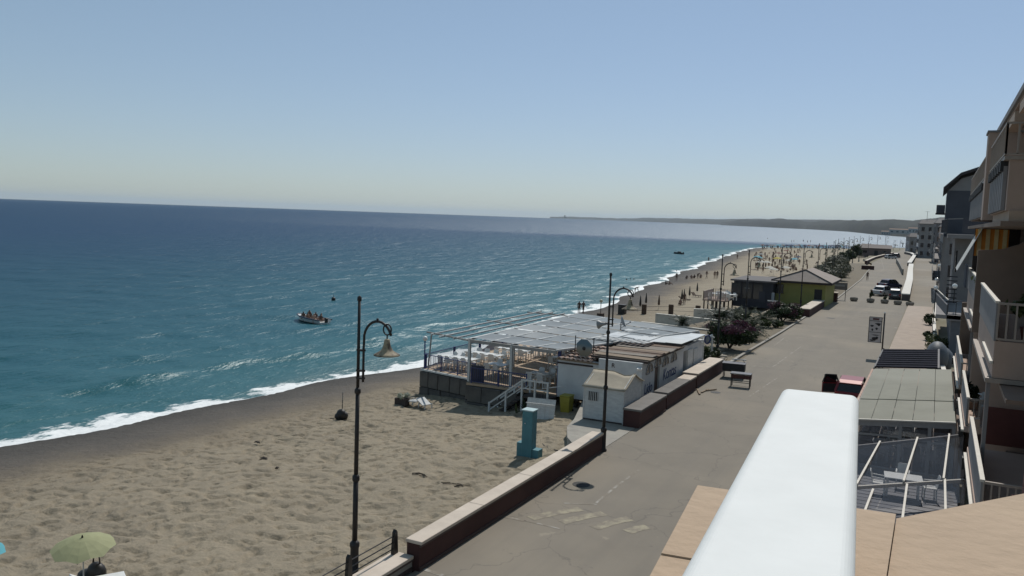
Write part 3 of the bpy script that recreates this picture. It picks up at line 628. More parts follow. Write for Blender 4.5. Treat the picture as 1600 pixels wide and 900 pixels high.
# slatted strip, then tin sheets over the kitchen
for i in range(11): MB().bar((-4.9 + i * .33, 4.6, 2.74), (-4.8 + i * .33, 6.3, 2.66), .17, .03).build('roof_slat', WOODW, rest)
MB().box((-3.2, 5.5, 2.52), (3.6, 1.9, .12)).build('slat_frame', MC['dark_wood'], rest)
for i in range(5): MB().box((-4.35 + i * 1.02, 9.4, 2.62 - .03 * (i % 2)), (1.0, 5.9, .035), rot=(R(-.8), R(random.uniform(-1, 1)), 0)).build('tin_sheet', TIN, rest)
MB().box((-2.3, 6.42, 2.5), (4.9, .12, .16)).build('fascia', MC['dark_wood'], rest)
for i in range(4): MB().bar((-.05 + .12, 12.3 + i * 1.1, 2.0), (-3.6, 12.6 + i * 1.1, 2.25), .08, .08).build('rafter', WOODW, rest)
MB().bar((-.2, 12.0, 2.02), (-.3, 16.4, 2.05), .09, .1).build('beam', WOODW, rest)
for yy in (13.8, 16.3): MB().bar((-.25, yy, -.1), (-.25, yy, 2.02), .1, .1).build('post', WOODW, rest)
mb = MB(); mb.lathe([(.0, 0), (.24, 0), (.27, .06), (.2, .12), (0, .12)], n=16); f = mb.build('fan', mat('fan_grey', (.22, .24, .27), rough=.5), rest, (.32, 12.2, 2.3)); f.rotation_euler = (0, R(90), R(-25))
mb = MB(); mb.tube([(.28 * math.cos(R(a)), .28 * math.sin(R(a)), .1) for a in range(0, 361, 24)], .05, 6); f = mb.build('fan_ring', BLUE, rest, (.32, 12.2, 2.3)); f.rotation_euler = (0, R(90), R(-25))
fl = MB().box((0, 0, 0), (.26, .16, .13), rot=(R(25), 0, R(20))).build('wall_light', mat('bright_plastic', (.75, .75, .74), rough=.3), rest, (-.12, -.34, 2.1)); MB().bar((0, .06, 0), (0, .22, .05), .04).build('bracket', BLK, fl)

# dishes on the roof
def dish(label, loc_, r, rz, tilt, m, octo=False):
    t = thing('satellite_dish', label, 'satellite dish', loc_, rz); n = 8 if octo else 20
    mb = MB(); mb.lathe([(0.001, -.02), (r * .5, .03), (r * .85, .09), (r, .14), (r * 1.01, .12), (r * .5, .0), (0.001, -.05)], n=n)
    d = mb.build('reflector', m, t, (0, 0, r + .12)); d.rotation_euler = (R(90 - tilt), 0, R(22.5) if False else 0)
    MB().cyl((0, .05, 0), (0, .05, r + .1), .03, n=6).build('mast', BLK, t)
    MB().bar((0, .0, r * .35), (0, -.55, r + .1), .03).build('feed_arm', BLK, t)
    MB().sphere((0, -.57, r + .13), .05, 8, 6).build('feed_horn', BLK, t)
    return t
dish('grey satellite dish standing upright on the shade roof', (-18.6, 53.0, 2.62), .42, R(115), 20, mat('dish_grey', (.30, .31, .33), rough=.5))
t = thing('round_sign', 'weathered blue and tan round board between two posts on the tiled roof', 'sign', (-17.3, 43.2, 2.25), R(-12))
def discmat():
    m = bpy.data.materials.new('faded_disc'); m.use_nodes = True; N = m.node_tree.nodes; L = m.node_tree.links; b = N['Principled BSDF']; b.inputs['Roughness'].default_value = .7
    tc = N.new('ShaderNodeTexCoord'); sp = N.new('ShaderNodeSeparateXYZ'); L.new(tc.outputs['Object'], sp.inputs[0]); ns = N.new('ShaderNodeTexNoise'); ns.inputs['Scale'].default_value = 4
    L.new(tc.outputs['Object'], ns.inputs['Vector']); ad = N.new('ShaderNodeMath'); ad.operation = 'MULTIPLY_ADD'; L.new(ns.outputs['Fac'], ad.inputs[0]); ad.inputs[1].default_value = .25; L.new(sp.outputs[2], ad.inputs[2])
    rp = N.new('ShaderNodeValToRGB'); e = rp.color_ramp.elements; e[0].position = .42; e[0].color = (.26, .21, .15, 1); e[1].position = .85; e[1].color = (.10, .17, .22, 1); q = e.new(.6); q.color = (.25, .25, .22, 1); L.new(ad.outputs[0], rp.inputs[0]); L.new(rp.outputs[0], b.inputs['Base Color']); return m
mb = MB(); mb.plate([(.56 * math.cos(R(22.5 + 45 * i)), -.03, .5 + .52 * math.sin(R(22.5 + 45 * i))) for i in range(8)], (0, .05, 0)); d = mb.build('disc', discmat(), t)
MB().tube([(.55 * math.cos(R(22.5 + 45 * i)), 0, .5 + .51 * math.sin(R(22.5 + 45 * i))) for i in range(9)], .03, 6).build('rim', mat('dish_rim', (.32, .32, .31), rough=.6), d)
MB().sphere((0, -.05, .48), (.11, .05, .11), 10, 6).build('boss', BLK, d)
for s_ in (-1, 1): MB().cyl((s_ * .62, 0, -.15), (s_ * .62, 0, 1.15), .028, n=6).build('post', BLK, t)

# hut
hut = thing('beach_hut', 'small white boarded hut with beige roof against the restaurant', 'hut', (-14.2, 39.7, 0))
HW, HD, HE, HR = 2.05, 2.8, 1.72, 2.28
mb = MB(); n = 14
for i in range(n):
    z0 = HE * i / n; z1 = HE * (i + 1) / n
    for sx, sy, ln, ax in ((0, -HD / 2, HW, 'x'), (0, HD / 2, HW, 'x'), (HW / 2, 0, HD, 'y'), (-HW / 2, 0, HD, 'y')):
        ti = R(5)
        if ax == 'x': mb.box((0, sy, (z0 + z1) / 2), (ln, .03, z1 - z0 + .012), rot=(ti * (1 if sy < 0 else -1) * -1, 0, 0))
        else: mb.box((sx, 0, (z0 + z1) / 2), (.03, ln, z1 - z0 + .012), rot=(0, ti * (1 if sx > 0 else -1) * -1, 0))
mb.box((0, 0, HE / 2), (HW - .03, HD - .03, HE)); mb.build('wall', WOODW, hut)
for s_ in (-1, 1):
    MB().plate([(s_ * (HW / 2 - .0), -HD / 2, HE), (s_ * (HW / 2), HD / 2, HE), (s_ * HW / 2, 0, HR)], (-s_ * .03, 0, 0)).build('gable', WOODW, hut)
    for q in (-1, 1): MB().bar((s_ * (HW / 2 + .012), q * (HD / 2 + .0), 0), (s_ * (HW / 2 + .012), q * HD / 2, HE), .07, .07).build('corner_post', WOODW, hut)
BEIGE = mat('beige_felt', (.36, .32, .25), (.30, .265, .21), scale=2, rough=.9, bump=.3)
def sag(y0, z0, y1, z1):
    P_ = np.zeros((9, 7, 3))
    for i in range(9):
        for j in range(7):
            u = i / 8; v = j / 6; P_[i, j] = (lerp(-HW / 2 - .1, HW / 2 + .1, u), lerp(y0, y1, v), lerp(z0, z1, v) - .05 * math.sin(math.pi * v) - (.16 * math.sin(math.pi * max(0, (u - .55) / .45)) * v if u > .55 else 0))
    return gridmesh('roof_slope', P_)
for a in ((-HD / 2 - .12, HE - .02, 0, HR + .03), (HD / 2 + .12, HE - .02, 0, HR + .03)):
    me = sag(*a); me.materials.append(BEIGE); o = link('roof_slope', me, hut); md = o.modifiers.new('thick', 'SOLIDIFY'); md.thickness = .04
wf = MB().box((-.55, -HD / 2 - .03, 1.22), (.52, .03, .44)).build('window', DARK, hut)
for i in range(6): MB().bar((-.79 + i * .096, -HD / 2 - .055, 1.0), (-.79 + i * .096, -HD / 2 - .055, 1.44), .03).build('bar', WOODW, wf)
MB().box((0, -HD / 2 - .04, .04), (HW, .04, .06)).build('base_board', MC['dark_wood'], hut)

# three red planter benches before the restaurant
coping_wall('planter_bench', 'nearest red planter bench with grey slab top by the white hut', -13.05, -12.22, 38.05, 42.4, .9, 2.2, REDW, COPEG, -.3, .05, 'planter', 'red planter benches before the restaurant')
coping_wall('planter_bench', 'middle red planter bench below the blue lettering', -13.0, -12.3, 42.85, 48.8, .9, 1.5, REDW, COPEG, -.3, .05, 'planter', 'red planter benches before the restaurant', alt=COPE)
coping_wall('planter_bench', 'far red planter bench with two pale slabs beside the grill tables', -13.3, -12.4, 49.45, 56.2, .9, 3.4, REDW, COPE, -.3, .05, 'planter', 'red planter benches before the restaurant')

# ------------------------------------------------------------------ terrace
ter = thing('terrace', 'raised dining terrace on dark concrete blocks above the sand', 'terrace', (-24.5, 44, 0))
def TL(x, y, z=0): return (x + 24.5, y - 44, z)
BLOCK = mat('dark_concrete_block', (.115, .105, .095), (.075, .07, .065), scale=1.4, rough=.95, bump=.5, bscale=14, c3=(.15, .135, .115))
FLOOR = mat('terrace_tile', (.42, .31, .21), (.34, .25, .175), scale=2.5, rough=.75)
mb = MB(); mb.prism([(x + 24.5, y - 44) for x, y in ((-29.0, 44.75), (-24.5, 43.75), (-24.5, 42.55), (-18.7, 42.75), (-18.7, 59.5), (-29.0, 59.5))], -.14, 0.0); mb.build('floor', FLOOR, ter)
def blocks(a, b, rows, zb, zt, thick, seed):
    a = Vector(a); b = Vector(b); L = (b - a).length; d = (b - a).normalized(); ang = math.atan2(d.y, d.x); rng = random.Random(seed)
    for r_ in range(rows):
        h = (zt - zb) / rows; x = 0
        while x < L - .2:
            wdt = min(rng.uniform(.75, 1.35), L - x)
            if L - x - wdt < .4: wdt = L - x
            c = a + d * (x + wdt / 2); mb = MB(); mb.box((0, 0, 0), (wdt - .035, thick + rng.uniform(-.06, .08), h - .03), bev=.035)
            o = mb.build('block', BLOCK, ter, (c.x + 24.5, c.y - 44, zb + h * (r_ + .5)), ang + R(rng.uniform(-1.5, 1.5))); o.rotation_euler.x = R(rng.uniform(-2, 2)); x += wdt
blocks((-29.1, 44.85, 0), (-24.6, 43.9, 0), 2, -2.15, -.15, .6, 1)
blocks((-24.4, 42.75, 0), (-21.0, 42.6, 0), 2, -2.1, -.16, .55, 2)
blocks((-24.55, 42.9, 0), (-24.55, 43.7, 0), 2, -2.1, -.16, .5, 3)
blocks((-29.1, 45.2, 0), (-29.1, 59.5, 0), 2, -2.2, -.15, .5, 4)
MB().box(TL(-26.8, 44.28, -.06), (4.7, .35, .1), rz=R(-12)).build('edge_beam', WOODW, ter)
def rail(a, b, h, m, parent, off, step=.13, post=None, name='railing', thick=.018, posts=2):
    a = Vector(a) - Vector(off); b = Vector(b) - Vector(off); L = (b - a).length; n = max(2, int(L / step)); mb = MB(); mb.bar(a + Vector((0, 0, h)), b + Vector((0, 0, h)), .05, .04)
    o = mb.build('top_rail', m, parent); MB().bar(a + Vector((0, 0, .1)), b + Vector((0, 0, .1)), .035, .035).build('bottom_rail', m, parent)
    mb = MB()
    for i in range(1, n): p = a.lerp(b, i / n); mb.bar(p + Vector((0, 0, .1)), p + Vector((0, 0, h)), thick, thick)
    mb.build('balusters', m, parent, kind='stuff')
    for i in range(posts + 1): p = a.lerp(b, i / posts); MB().bar(p, p + Vector((0, 0, h + .05)), post or .06, post or .06).build('post', m, parent)
TO = (-24.5, 44, 0)
rail((-28.95, 44.85, 0), (-24.65, 43.85, 0), .92, BLUE, ter, TO, posts=3); rail((-28.95, 44.95, 0), (-28.95, 59.2, 0), .92, BLUE, ter, TO, posts=4, post=.12)
rail((-24.2, 42.6, 0), (-20.6, 42.7, 0), .92, BLUE, ter, TO, posts=2)
MB().box(TL(-24.05, 43.1, .5), (.9, .06, 1.0)).build('wind_panel', mat('dark_blue_panel', (.012, .018, .05), rough=.4), ter)
# steps with white rails
for i in range(7): MB().box(TL(-20.4 - .27 * i, 41.9, -.2 - .21 * i), (.32, 1.1, .06)).build('step', MC['dark_wood'], ter)
for yy in (41.35, 42.42):
    MB().bar(TL(-20.2, yy, .85), TL(-22.3, yy, -.75), .07, .09).build('handrail', WOODW, ter)
    MB().bar(TL(-20.2, yy, .45), TL(-22.3, yy, -1.15), .05, .06).build('mid_rail', WOODW, ter)
    for x, zt, zb in ((-22.25, -.65, -1.75), (-21.2, .1, -1.2), (-20.2, .92, -1.5)): MB().bar(TL(x, yy, zb), TL(x, yy, zt), .1, .1).build('post', WOODW, ter)
MB().box(TL(-19.4, 41.9, -.08), (1.7, 1.15, .1)).build('landing', MC['dark_wood'], ter)
MB().bar(TL(-20.2, 41.35, .88), TL(-18.6, 41.35, .88), .07, .09).build('handrail', WOODW, ter); MB().bar(TL(-20.2, 41.35, .42), TL(-18.6, 41.35, .42), .05, .06).build('mid_rail', WOODW, ter)
for x in (-19.4, -18.62): MB().bar(TL(x, 41.35, -1.4), TL(x, 41.35, .93), .1, .1).build('post', WOODW, ter)
# globe lamp on terrace corner
t = thing('globe_lamp', 'white globe lamp on a thin blue post at the seaward terrace corner', 'lamp', (-29.05, 44.95, 0)); MB().cyl((0, 0, 0), (0, 0, 1.78), .045, n=8).build('post', BLUE, t); MB().sphere((0, 0, 1.92), .16, 14, 10).build('globe', GLOBE, t)

# ------------------------------------------------------------------ pergola over the terrace
per = thing('shade_pergola', 'white pergola with grey shade cloth panels over the dining terrace', 'pergola', (-24.5, 43.2, 0)); PO = Vector((-24.5, 43.2, 0))
A_ = [Vector((-24.6, 43.0, 2.55)), Vector((-18.7, 42.5, 2.55))]; B_ = [Vector((-24.5, 59.6, 2.62)), Vector((-14.1, 55.9, 2.65))]
def grid_pt(u, v): return A_[0].lerp(A_[1], u).lerp(B_[0].lerp(B_[1], u), v)
NU, NV = 4, 6
for i in range(NU + 1):
    u = i / NU; MB().bar(grid_pt(u, 0) - PO, grid_pt(u, 1) - PO, .11, .1).build('beam', WOODW, per)
for j in (0, NV): MB().bar(grid_pt(0, j / NV) - PO - Vector((0, 0, .1)), grid_pt(1, j / NV) - PO - Vector((0, 0, .1)), .14, .18).build('cross_beam', mat('grey_beam', (.32, .31, .30), rough=.8), per)
rng = random.Random(5)
for i in range(NU):
    for j in range(NV):
        P_ = np.zeros((6, 6, 3)); sg = rng.uniform(.05, .14); ed = rng.uniform(.0, .012)
        for a in range(6):
            for b in range(6):
                u = (i + .03 + a / 5 * .94) / NU; v = (j + .035 + ed + b / 5 * .91) / NV; p = grid_pt(u, v) - PO
                P_[a, b] = (p.x, p.y, p.z + .075 - sg * math.sin(math.pi * b / 5) * (.5 + .5 * math.sin(math.pi * a / 5)) + rng.uniform(-.008, .008))
        me = gridmesh('shade_cloth', P_); me.materials.append(FABR); link('shade_cloth', me, per)
for u, v in ((0, 0), (.5, 0), (0, .35), (.5, .35), (1, .02), (0, .7), (.5, .7), (1, .7), (0, 1), (1, 1), (.5, 1)):
    p = grid_pt(u, v) - PO; m = BLUE if (u, v) == (1, .02) else WOODW
    MB().bar((p.x, p.y, 0), (p.x, p.y, p.z - .05), .15, .15).build('post', m, per)
for k, x in enumerate((-28.0, -27.0, -26.0, -25.2)): MB().bar(Vector((x, 43.4 + (k == 0) * .6, 2.4)) - PO, Vector((x + .6, 59.0, 2.62)) - PO, .09, .09).build('open_beam', WOODW, per)
MB().bar(Vector((-28.7, 44.6, 2.42)) - PO, Vector((-24.6, 43.0, 2.46)) - PO, .07, .09).build('cross_beam', MC['grey_beam'], per)
MB().bar(Vector((-28.6, 44.7, 0)) - PO, Vector((-28.4, 44.7, 2.42)) - PO, .07, .07).build('post', MC['grey_beam'], per)
MB().bar(Vector((-28.4, 52, 2.48)) - PO, Vector((-24.6, 51.0, 2.5)) - PO, .07, .09).build('cross_beam', MC['grey_beam'], per)
MB().bar(Vector((-28.4, 58.6, 2.5)) - PO, Vector((-24.6, 58.6, 2.55)) - PO, .07, .09).build('cross_beam', MC['grey_beam'], per)

# terrace furniture
PLAS = mat('white_plastic', (.72, .72, .70), (.64, .64, .62), scale=3, rough=.4)
def make_table(w_, d_, name='dining_table', h=.74):
    t = thing(name, '', 'table'); MB().box((0, 0, h - .02), (w_, d_, .04), bev=.01).build('table_top', PLAS, t)
    for sx in (-1, 1):
        for sy in (-1, 1): MB().bar((sx * (w_ / 2 - .12), sy * (d_ / 2 - .1), 0), (sx * (w_ / 2 - .14), sy * (d_ / 2 - .12), h - .04), .05).build('leg', PLAS, t)
    return t
def make_chair(m=None):
    m = m or PLAS; t = thing('plastic_chair', '', 'chair')
    MB().box((0, 0, .43), (.44, .44, .035), bev=.012).build('seat', m, t)
    mb = MB(); P_ = [(-.2, .2, .44), (.2, .2, .44), (.19, .29, .86), (.12, .3, .9), (-.12, .3, .9), (-.19, .29, .86)]; mb.plate(P_, (0, .025, 0)); mb.build('backrest', m, t)
    for sx in (-1, 1):
        for sy in (-1, 1): MB().bar((sx * .21, sy * .21, 0), (sx * .19, sy * .19, .42), .045).build('leg', m, t)
        MB().bar((sx * .22, -.16, .64), (sx * .22, .25, .66), .045, .03).build('armrest', m, t); MB().bar((sx * .22, -.17, .42), (sx * .22, -.17, .65), .035).build('arm_post', m, t)
    return t
t1 = make_table(2.6, .85); t2 = make_table(1.3, .85); ch = make_chair()
first = [True, True, True]
tabs = [(-27.2, 46.2, 0, 'long white table nearest the seaward terrace corner'), (-26.6, 48.6, 0, 'long white table in the second row on the terrace'), (-25.9, 51.6, 0, 'long white table in the third row on the terrace'),
        (-24.0, 45.6, 1, 'short white table beside the pergola front post'), (-20.6, 44.6, 1, 'shaded grey-looking table nearest the steps'), (-20.2, 47.0, 1, 'shaded table behind the one nearest the steps'), (-21.8, 50.4, 1, 'sunlit white table at the back near the restaurant'), (-24.0, 54.2, 0, 'long table far back under the pergola')]
sides = ['on its left', 'on its right']
for x, y, k, l in tabs:
    if first[k]: o = (t1, t2)[k]; o.location = (x, y, .002); o.rotation_euler.z = R(-6); o['label'] = l; o['group'] = 'terrace tables'; first[k] = False
    else: o = dup((t1, t2)[k], (x, y, .002), R(-6), l, 'terrace tables')
    for s_ in (-1, 1):
        for q in ((-.9, -.3, .3, .9) if k == 0 else (-.35, .35)):
            ordn = ('leftmost', 'second', 'third', 'rightmost')[(-.9, -.3, .3, .9).index(q)] if k == 0 else ('left' if q < 0 else 'right')
            L_ = '%s %s chair at %s' % (ordn, 'far-side' if s_ > 0 else 'near-side', l.replace('long ', '').replace('short ', '').replace('white ', ''))
            pos = (x + q, y + s_ * .62, .002); rz = (0 if s_ > 0 else math.pi) + R(random.uniform(-14, 14)) - R(6)
            if first[2]: ch.location = pos; ch.rotation_euler.z = rz; ch['label'] = L_; ch['group'] = 'terrace chairs'; first[2] = False
            else: dup(ch, pos, rz, L_, 'terrace chairs')
# ================================================================== PLANTS
def leafcloud(mb, c, rad, n, size, rng, lumps=7, aspect=.5, flat=.0, shell=.45, mi=0):
    cl = [(Vector((rng.gauss(0, 1), rng.gauss(0, 1), rng.gauss(0, .8))).normalized(), rng.uniform(.55, .8), rng.uniform(.32, .5)) for _ in range(lumps)]
    for _ in range(n):
        d, off, lr = rng.choice(cl); v = Vector((rng.gauss(0, 1), rng.gauss(0, 1), rng.gauss(0, 1))).normalized() * lr * (shell + (1 - shell) * rng.random()) + d * off * rng.uniform(.75, 1.05)
        p = Vector((c[0] + v.x * rad[0], c[1] + v.y * rad[1], max(c[2] + v.z * rad[2], .05)))
        nrm = (v + Vector((rng.gauss(0, .6), rng.gauss(0, .6), rng.gauss(.3, .6)))).normalized(); a = nrm.orthogonal().normalized(); a.rotate(Matrix.Rotation(rng.random() * 6.28, 3, nrm)); b = nrm.cross(a)
        s_ = size * rng.uniform(.6, 1.3); a = a * s_; b = b * s_ * aspect
        mb.add([p - a, p + b + nrm * s_ * .12, p + a, p - b + nrm * s_ * .12], [(0, 1, 2, 3)], mi)
    return mb
def limbs(mb, base, tops, r, rng):
    for tp in tops:
        b = Vector(base); tp = Vector(tp); mid = b.lerp(tp, .5) + Vector((rng.uniform(-.2, .2), rng.uniform(-.2, .2), .1)); mb.tube([b, mid, tp], [r, r * .65, r * .25], 6)
    return mb
BARK = mat('bark', (.11, .085, .06), (.06, .045, .035), scale=8, rough=.95, bump=.6)
LEAFD = leafmat('dark_leaf', [(.018, .032, .012), (.035, .055, .02), (.055, .075, .03)])
LEAFO = leafmat('oleander_leaf', [(.05, .055, .035), (.08, .085, .055), (.11, .115, .08), (.15, .145, .11)])
LEAFM = leafmat('magenta_bract', [(.05, .02, .035), (.085, .028, .055), (.06, .03, .035), (.10, .045, .07)])
LEAFG = leafmat('fresh_leaf', [(.04, .06, .02), (.07, .095, .03), (.09, .11, .045)])
CYC = leafmat('cycad_leaf', [(.014, .026, .014), (.024, .042, .02)])
YUC = leafmat('yucca_leaf', [(.018, .03, .016), (.03, .045, .024), (.045, .06, .034)], .75, .2)
def bush(name, label, cat, x, y, rad, n, size, leaf, z=0, flowers=None, seed=1, group=None, base_m=None, hi=0.):
    rng = random.Random(seed); t = thing(name, label, cat, (x, y, z), 0, group); c = (0, 0, rad[2] * .95 + hi)
    limbs(MB(), (0, 0, 0), [(rng.uniform(-.5, .5) * rad[0], rng.uniform(-.5, .5) * rad[1], c[2] * rng.uniform(.8, 1.3)) for _ in range(6)], .06 * max(.6, rad[2]), rng).build('trunk', BARK, t)
    mb = leafcloud(MB(), c, rad, n, size, rng, 11); leafcloud(mb, c, tuple(r * .7 for r in rad), n // 3, size * 1.3, rng, 5, shell=.1); mb.build('crown', leaf, t)
    if flowers: leafcloud(MB(), (0, 0, c[2] + rad[2] * .42), (rad[0] * .95, rad[1] * .95, rad[2] * .72), n // 2, size * .7, rng, 14, .7).build('flowers', flowers, t)
    return t
bush('bougainvillea', 'large purple flowering bush at the kerb behind the restaurant', 'bush', -14.3, 66.8, (2.15, 2.0, 1.12), 7500, .125, LEAFD, .0, LEAFM, 3, hi=.25)
bush('bougainvillea', 'smaller purple flowering bush before the green bar', 'bush', -13.9, 89.8, (2.0, 1.9, .98), 5200, .13, LEAFD, .0, LEAFM, 4, hi=.1)
for i, (x, y, r_, l) in enumerate([(-14.0, 57.8, .75, 'low leafy shrub at the restaurant rear corner'), (-14.9, 59.4, .9, 'rounded shrub behind the far planter bench'), (-14.2, 60.9, .6, 'small shrub beside the lamp post behind the restaurant'), (-16.4, 60.5, .8, 'shrub under the open rafters behind the restaurant')]):
    bush('shrub', l, 'bush', x, y, (r_, r_, r_ * .8), 1500, .1, [LEAFD, LEAFG][i % 2], -.03, None, 20 + i)
for i, (x, y, r_, l) in enumerate([(-13.5, 84.6, .55, 'small green plant between the two purple bushes'), (-14.4, 83.0, .7, 'leafy green clump left of the second purple bush'), (-13.2, 92.5, .8, 'greenish shrub right of the second purple bush')]):
    bush('shrub', l, 'bush', x, y, (r_, r_, r_ * .7), 1100, .11, LEAFG, -.03, None, 30 + i)
OL = [(-15.4, 128.5, 2.0), (-15.6, 135, 2.5), (-16.2, 142, 2.7), (-16.6, 150, 2.9), (-17.0, 159, 3.0), (-17.4, 169, 3.0), (-18.2, 181, 3.2), (-19.4, 196, 3.3), (-20.6, 212, 3.3)]
OLL = ['nearest oleander bush of the hedge by the green bar', 'second oleander bush of the hedge', 'third oleander bush of the hedge', 'fourth oleander bush of the hedge', 'fifth oleander bush of the hedge', 'sixth oleander bush of the hedge', 'seventh oleander bush along the hedge', 'eighth oleander bush along the hedge', 'farthest oleander bush of the hedge']
for i, ((x, y, r_), l) in enumerate(zip(OL, OLL)): bush('oleander', l, 'bush', x, y, (r_ * .95, r_ * 1.15, r_ * .62), 2600, .24, LEAFO, -.05, None, 40 + i, 'oleander hedge')
for i, (px, D, h, l) in enumerate([(1336, 330, 3.0, 'dark tree left of the low far house'), (1345, 345, 3.6, 'second dark tree by the low far house'), (1354, 352, 3.2, 'third dark tree just behind the low far house'), (1328, 300, 2.4, 'low tree at the end of the far hedge'), (1318, 270, 2.2, 'low scrubby tree above the oleander hedge')]):
    d = ray(px, 400); a = math.atan2(d[0], d[1]); bush('tree', l, 'tree', D * math.sin(a), D * math.cos(a), (h * .9, h * .9, h * .75), 1300, .38, LEAFD, -.5, None, 60 + i)
def frond(mb, base, az, ln, up0_, droop, wid, rng, n=9, leaflet=True):
    pts = []; p = Vector(base); el = up0_
    for i in range(n + 1):
        pts.append(p.copy()); p = p + Vector((math.cos(az) * math.cos(el), math.sin(az) * math.cos(el), math.sin(el))) * (ln / n); el -= droop / n
    sd = Vector((-math.sin(az), math.cos(az), 0))
    for i in range(1, n):
        w_ = wid * math.sin(math.pi * (.12 + .88 * i / n)) ** .7; d = (pts[i + 1] - pts[i]).normalized()
        for s_ in (-1, 1):
            a = pts[i]; b = pts[i] + sd * s_ * w_ + d * w_ * .45 - Vector((0, 0, w_ * .15)); mb.add([a - d * ln / n * .3, a + d * ln / n * .3, b + d * .02, b - d * .02], [(0, 1, 2, 3)])
    mb.tube(pts, .015, 4)
def cycad(name, label, x, y, z, ln, k, trunk, wid, seed, m=None, cat='palm', up=(.15, 1.25)):
    rng = random.Random(seed); t = thing(name, label, cat, (x, y, z)); MB().lathe([(.24, 0), (.2, trunk * .5), (.22, trunk)], n=10).build('trunk', BARK, t)
    mb = MB()
    for i in range(k): frond(mb, (0, 0, trunk), rng.random() * 6.28, ln * rng.uniform(.75, 1.1), rng.uniform(*up), rng.uniform(.8, 1.5), wid, rng)
    mb.build('crown', m or CYC, t); return t
cycad('cycad', 'dark feathery cycad palm left of the lamp behind the restaurant', -18.4, 81.0, -.03, 2.35, 60, .6, .34, 3)
cycad('cycad', 'low dark palm clump behind the shade roof', -21.5, 78.5, -.03, 1.6, 34, .25, .26, 4)
def bladeplant(name, label, x, y, z, n, ln, seed, m, cat='plant'):
    rng = random.Random(seed); t = thing(name, label, cat, (x, y, z)); mb = MB()
    for i in range(n):
        az = rng.random() * 6.28; el = rng.uniform(.25, 1.5); L_ = ln * rng.uniform(.6, 1.1); d = Vector((math.cos(az) * math.cos(el), math.sin(az) * math.cos(el), math.sin(el))); sd = Vector((-math.sin(az), math.cos(az), 0)) * .05
        o = Vector((rng.gauss(0, .35), rng.gauss(0, .35), 0)); tip = o + d * L_ - Vector((0, 0, .25 * L_ * (1 - math.sin(el)))); mid = o + d * L_ * .55
        mb.add([o - sd, o + sd, mid + sd * 1.3, tip, mid - sd * 1.3], [(0, 1, 2, 4), (4, 2, 3)])
    mb.build('leaves', m, t)
    MB().lathe([(.18, 0), (.14, .3), (.05, .5)], n=8).build('stem', BARK, t); return t
for i, (x, y, n, l) in enumerate([(-15.3, 77.5, 80, 'big spiky yucca in the middle of the garden bed'), (-16.6, 80.5, 60, 'spiky yucca behind the biggest one'), (-14.2, 74.0, 50, 'spiky yucca right behind the purple bush'), (-15.0, 84.5, 46, 'yucca near the signpost before the dark bar')]):
    cycad('yucca', l, x, y, -.03, (2.6, 2.3, 2.0, 1.9)[i], n, .5, .3, 80 + i, YUC, 'plant', (.1, 1.5))
bladeplant('agave', 'small green tuft on the edge of the tin roof', -15.2, 56.6, 1.9, 20, .7, 91, YUC)

# ================================================================== GARDEN AND SAND FURNITURE
def wallpts(name, label, pts, w_, h, bm, cm, z0=-.6, slab=3.0, cat='wall', ch=.1, over=.04):
    c = pts[len(pts) // 2]; t = thing(name, label, cat, (c[0], c[1], 0))
    for a, b in zip(pts, pts[1:]):
        a = Vector((a[0] - c[0], a[1] - c[1], 0)); b = Vector((b[0] - c[0], b[1] - c[1], 0)); L = (b - a).length; d = (b - a) / L; ang = math.atan2(d.y, d.x); m = (a + b) / 2
        MB().box((0, 0, (h - ch + z0) / 2), (L, w_, h - ch - z0)).build('wall', bm, t, m, ang)
        n = max(1, round(L / slab))
        for i in range(n):
            p = a.lerp(b, (i + .5) / n); MB().box((0, 0, h - ch / 2), (L / n - .012, w_ + 2 * over, ch)).build('coping_slab', cm, t, p, ang)
    return t
CREAM = mat('cream_render', (.52, .50, .45), (.42, .40, .36), scale=1.5, rough=.85)
wallpts('garden_wall', 'curved white low wall around the cycad', [(-24.0, 92.5), (-20.5, 93.2), (-18.6, 91.6), (-17.4, 88.5)], .5, .35, CREAM, CREAM, -2.0, 9)
wallpts('garden_wall', 'straight pale low wall behind the cycad', [(-26.5, 86.5), (-19.5, 85.6)], .4, .12, CREAM, CREAM, -2, 9)
wallpts('garden_wall', 'pale low wall nearer than the cycad', [(-25.5, 78.4), (-18.5, 77.2)], .4, .1, CREAM, CREAM, -2, 9)
wallpts('garden_wall', 'lowest pale wall just behind the restaurant', [(-22.5, 70.5), (-15.6, 69.4)], .35, .15, CREAM, CREAM, -2, 9)
wallpts('garden_wall', 'short pale wall right of the yuccas', [(-16.8, 95.6), (-13.6, 95.9)], .35, .3, CREAM, CREAM, -1, 9)
t = thing('rubble', 'pale stones scattered over the garden bed behind the restaurant', 'stones', (-15.2, 62, -.03)); rng = random.Random(6)
for i in range(34):
    mb = MB(); mb.sphere((0, 0, 0), (rng.uniform(.12, .34), rng.uniform(.12, .34), rng.uniform(.06, .14)), 6, 4); o = mb.build('stone', mat('pale_stone', (.42, .37, .30), (.3, .27, .22), scale=4, rough=.95), t, (rng.uniform(-2.2, 1.8), rng.uniform(-2.5, 5), .04)); o.rotation_euler = (0, 0, rng.random() * 3)
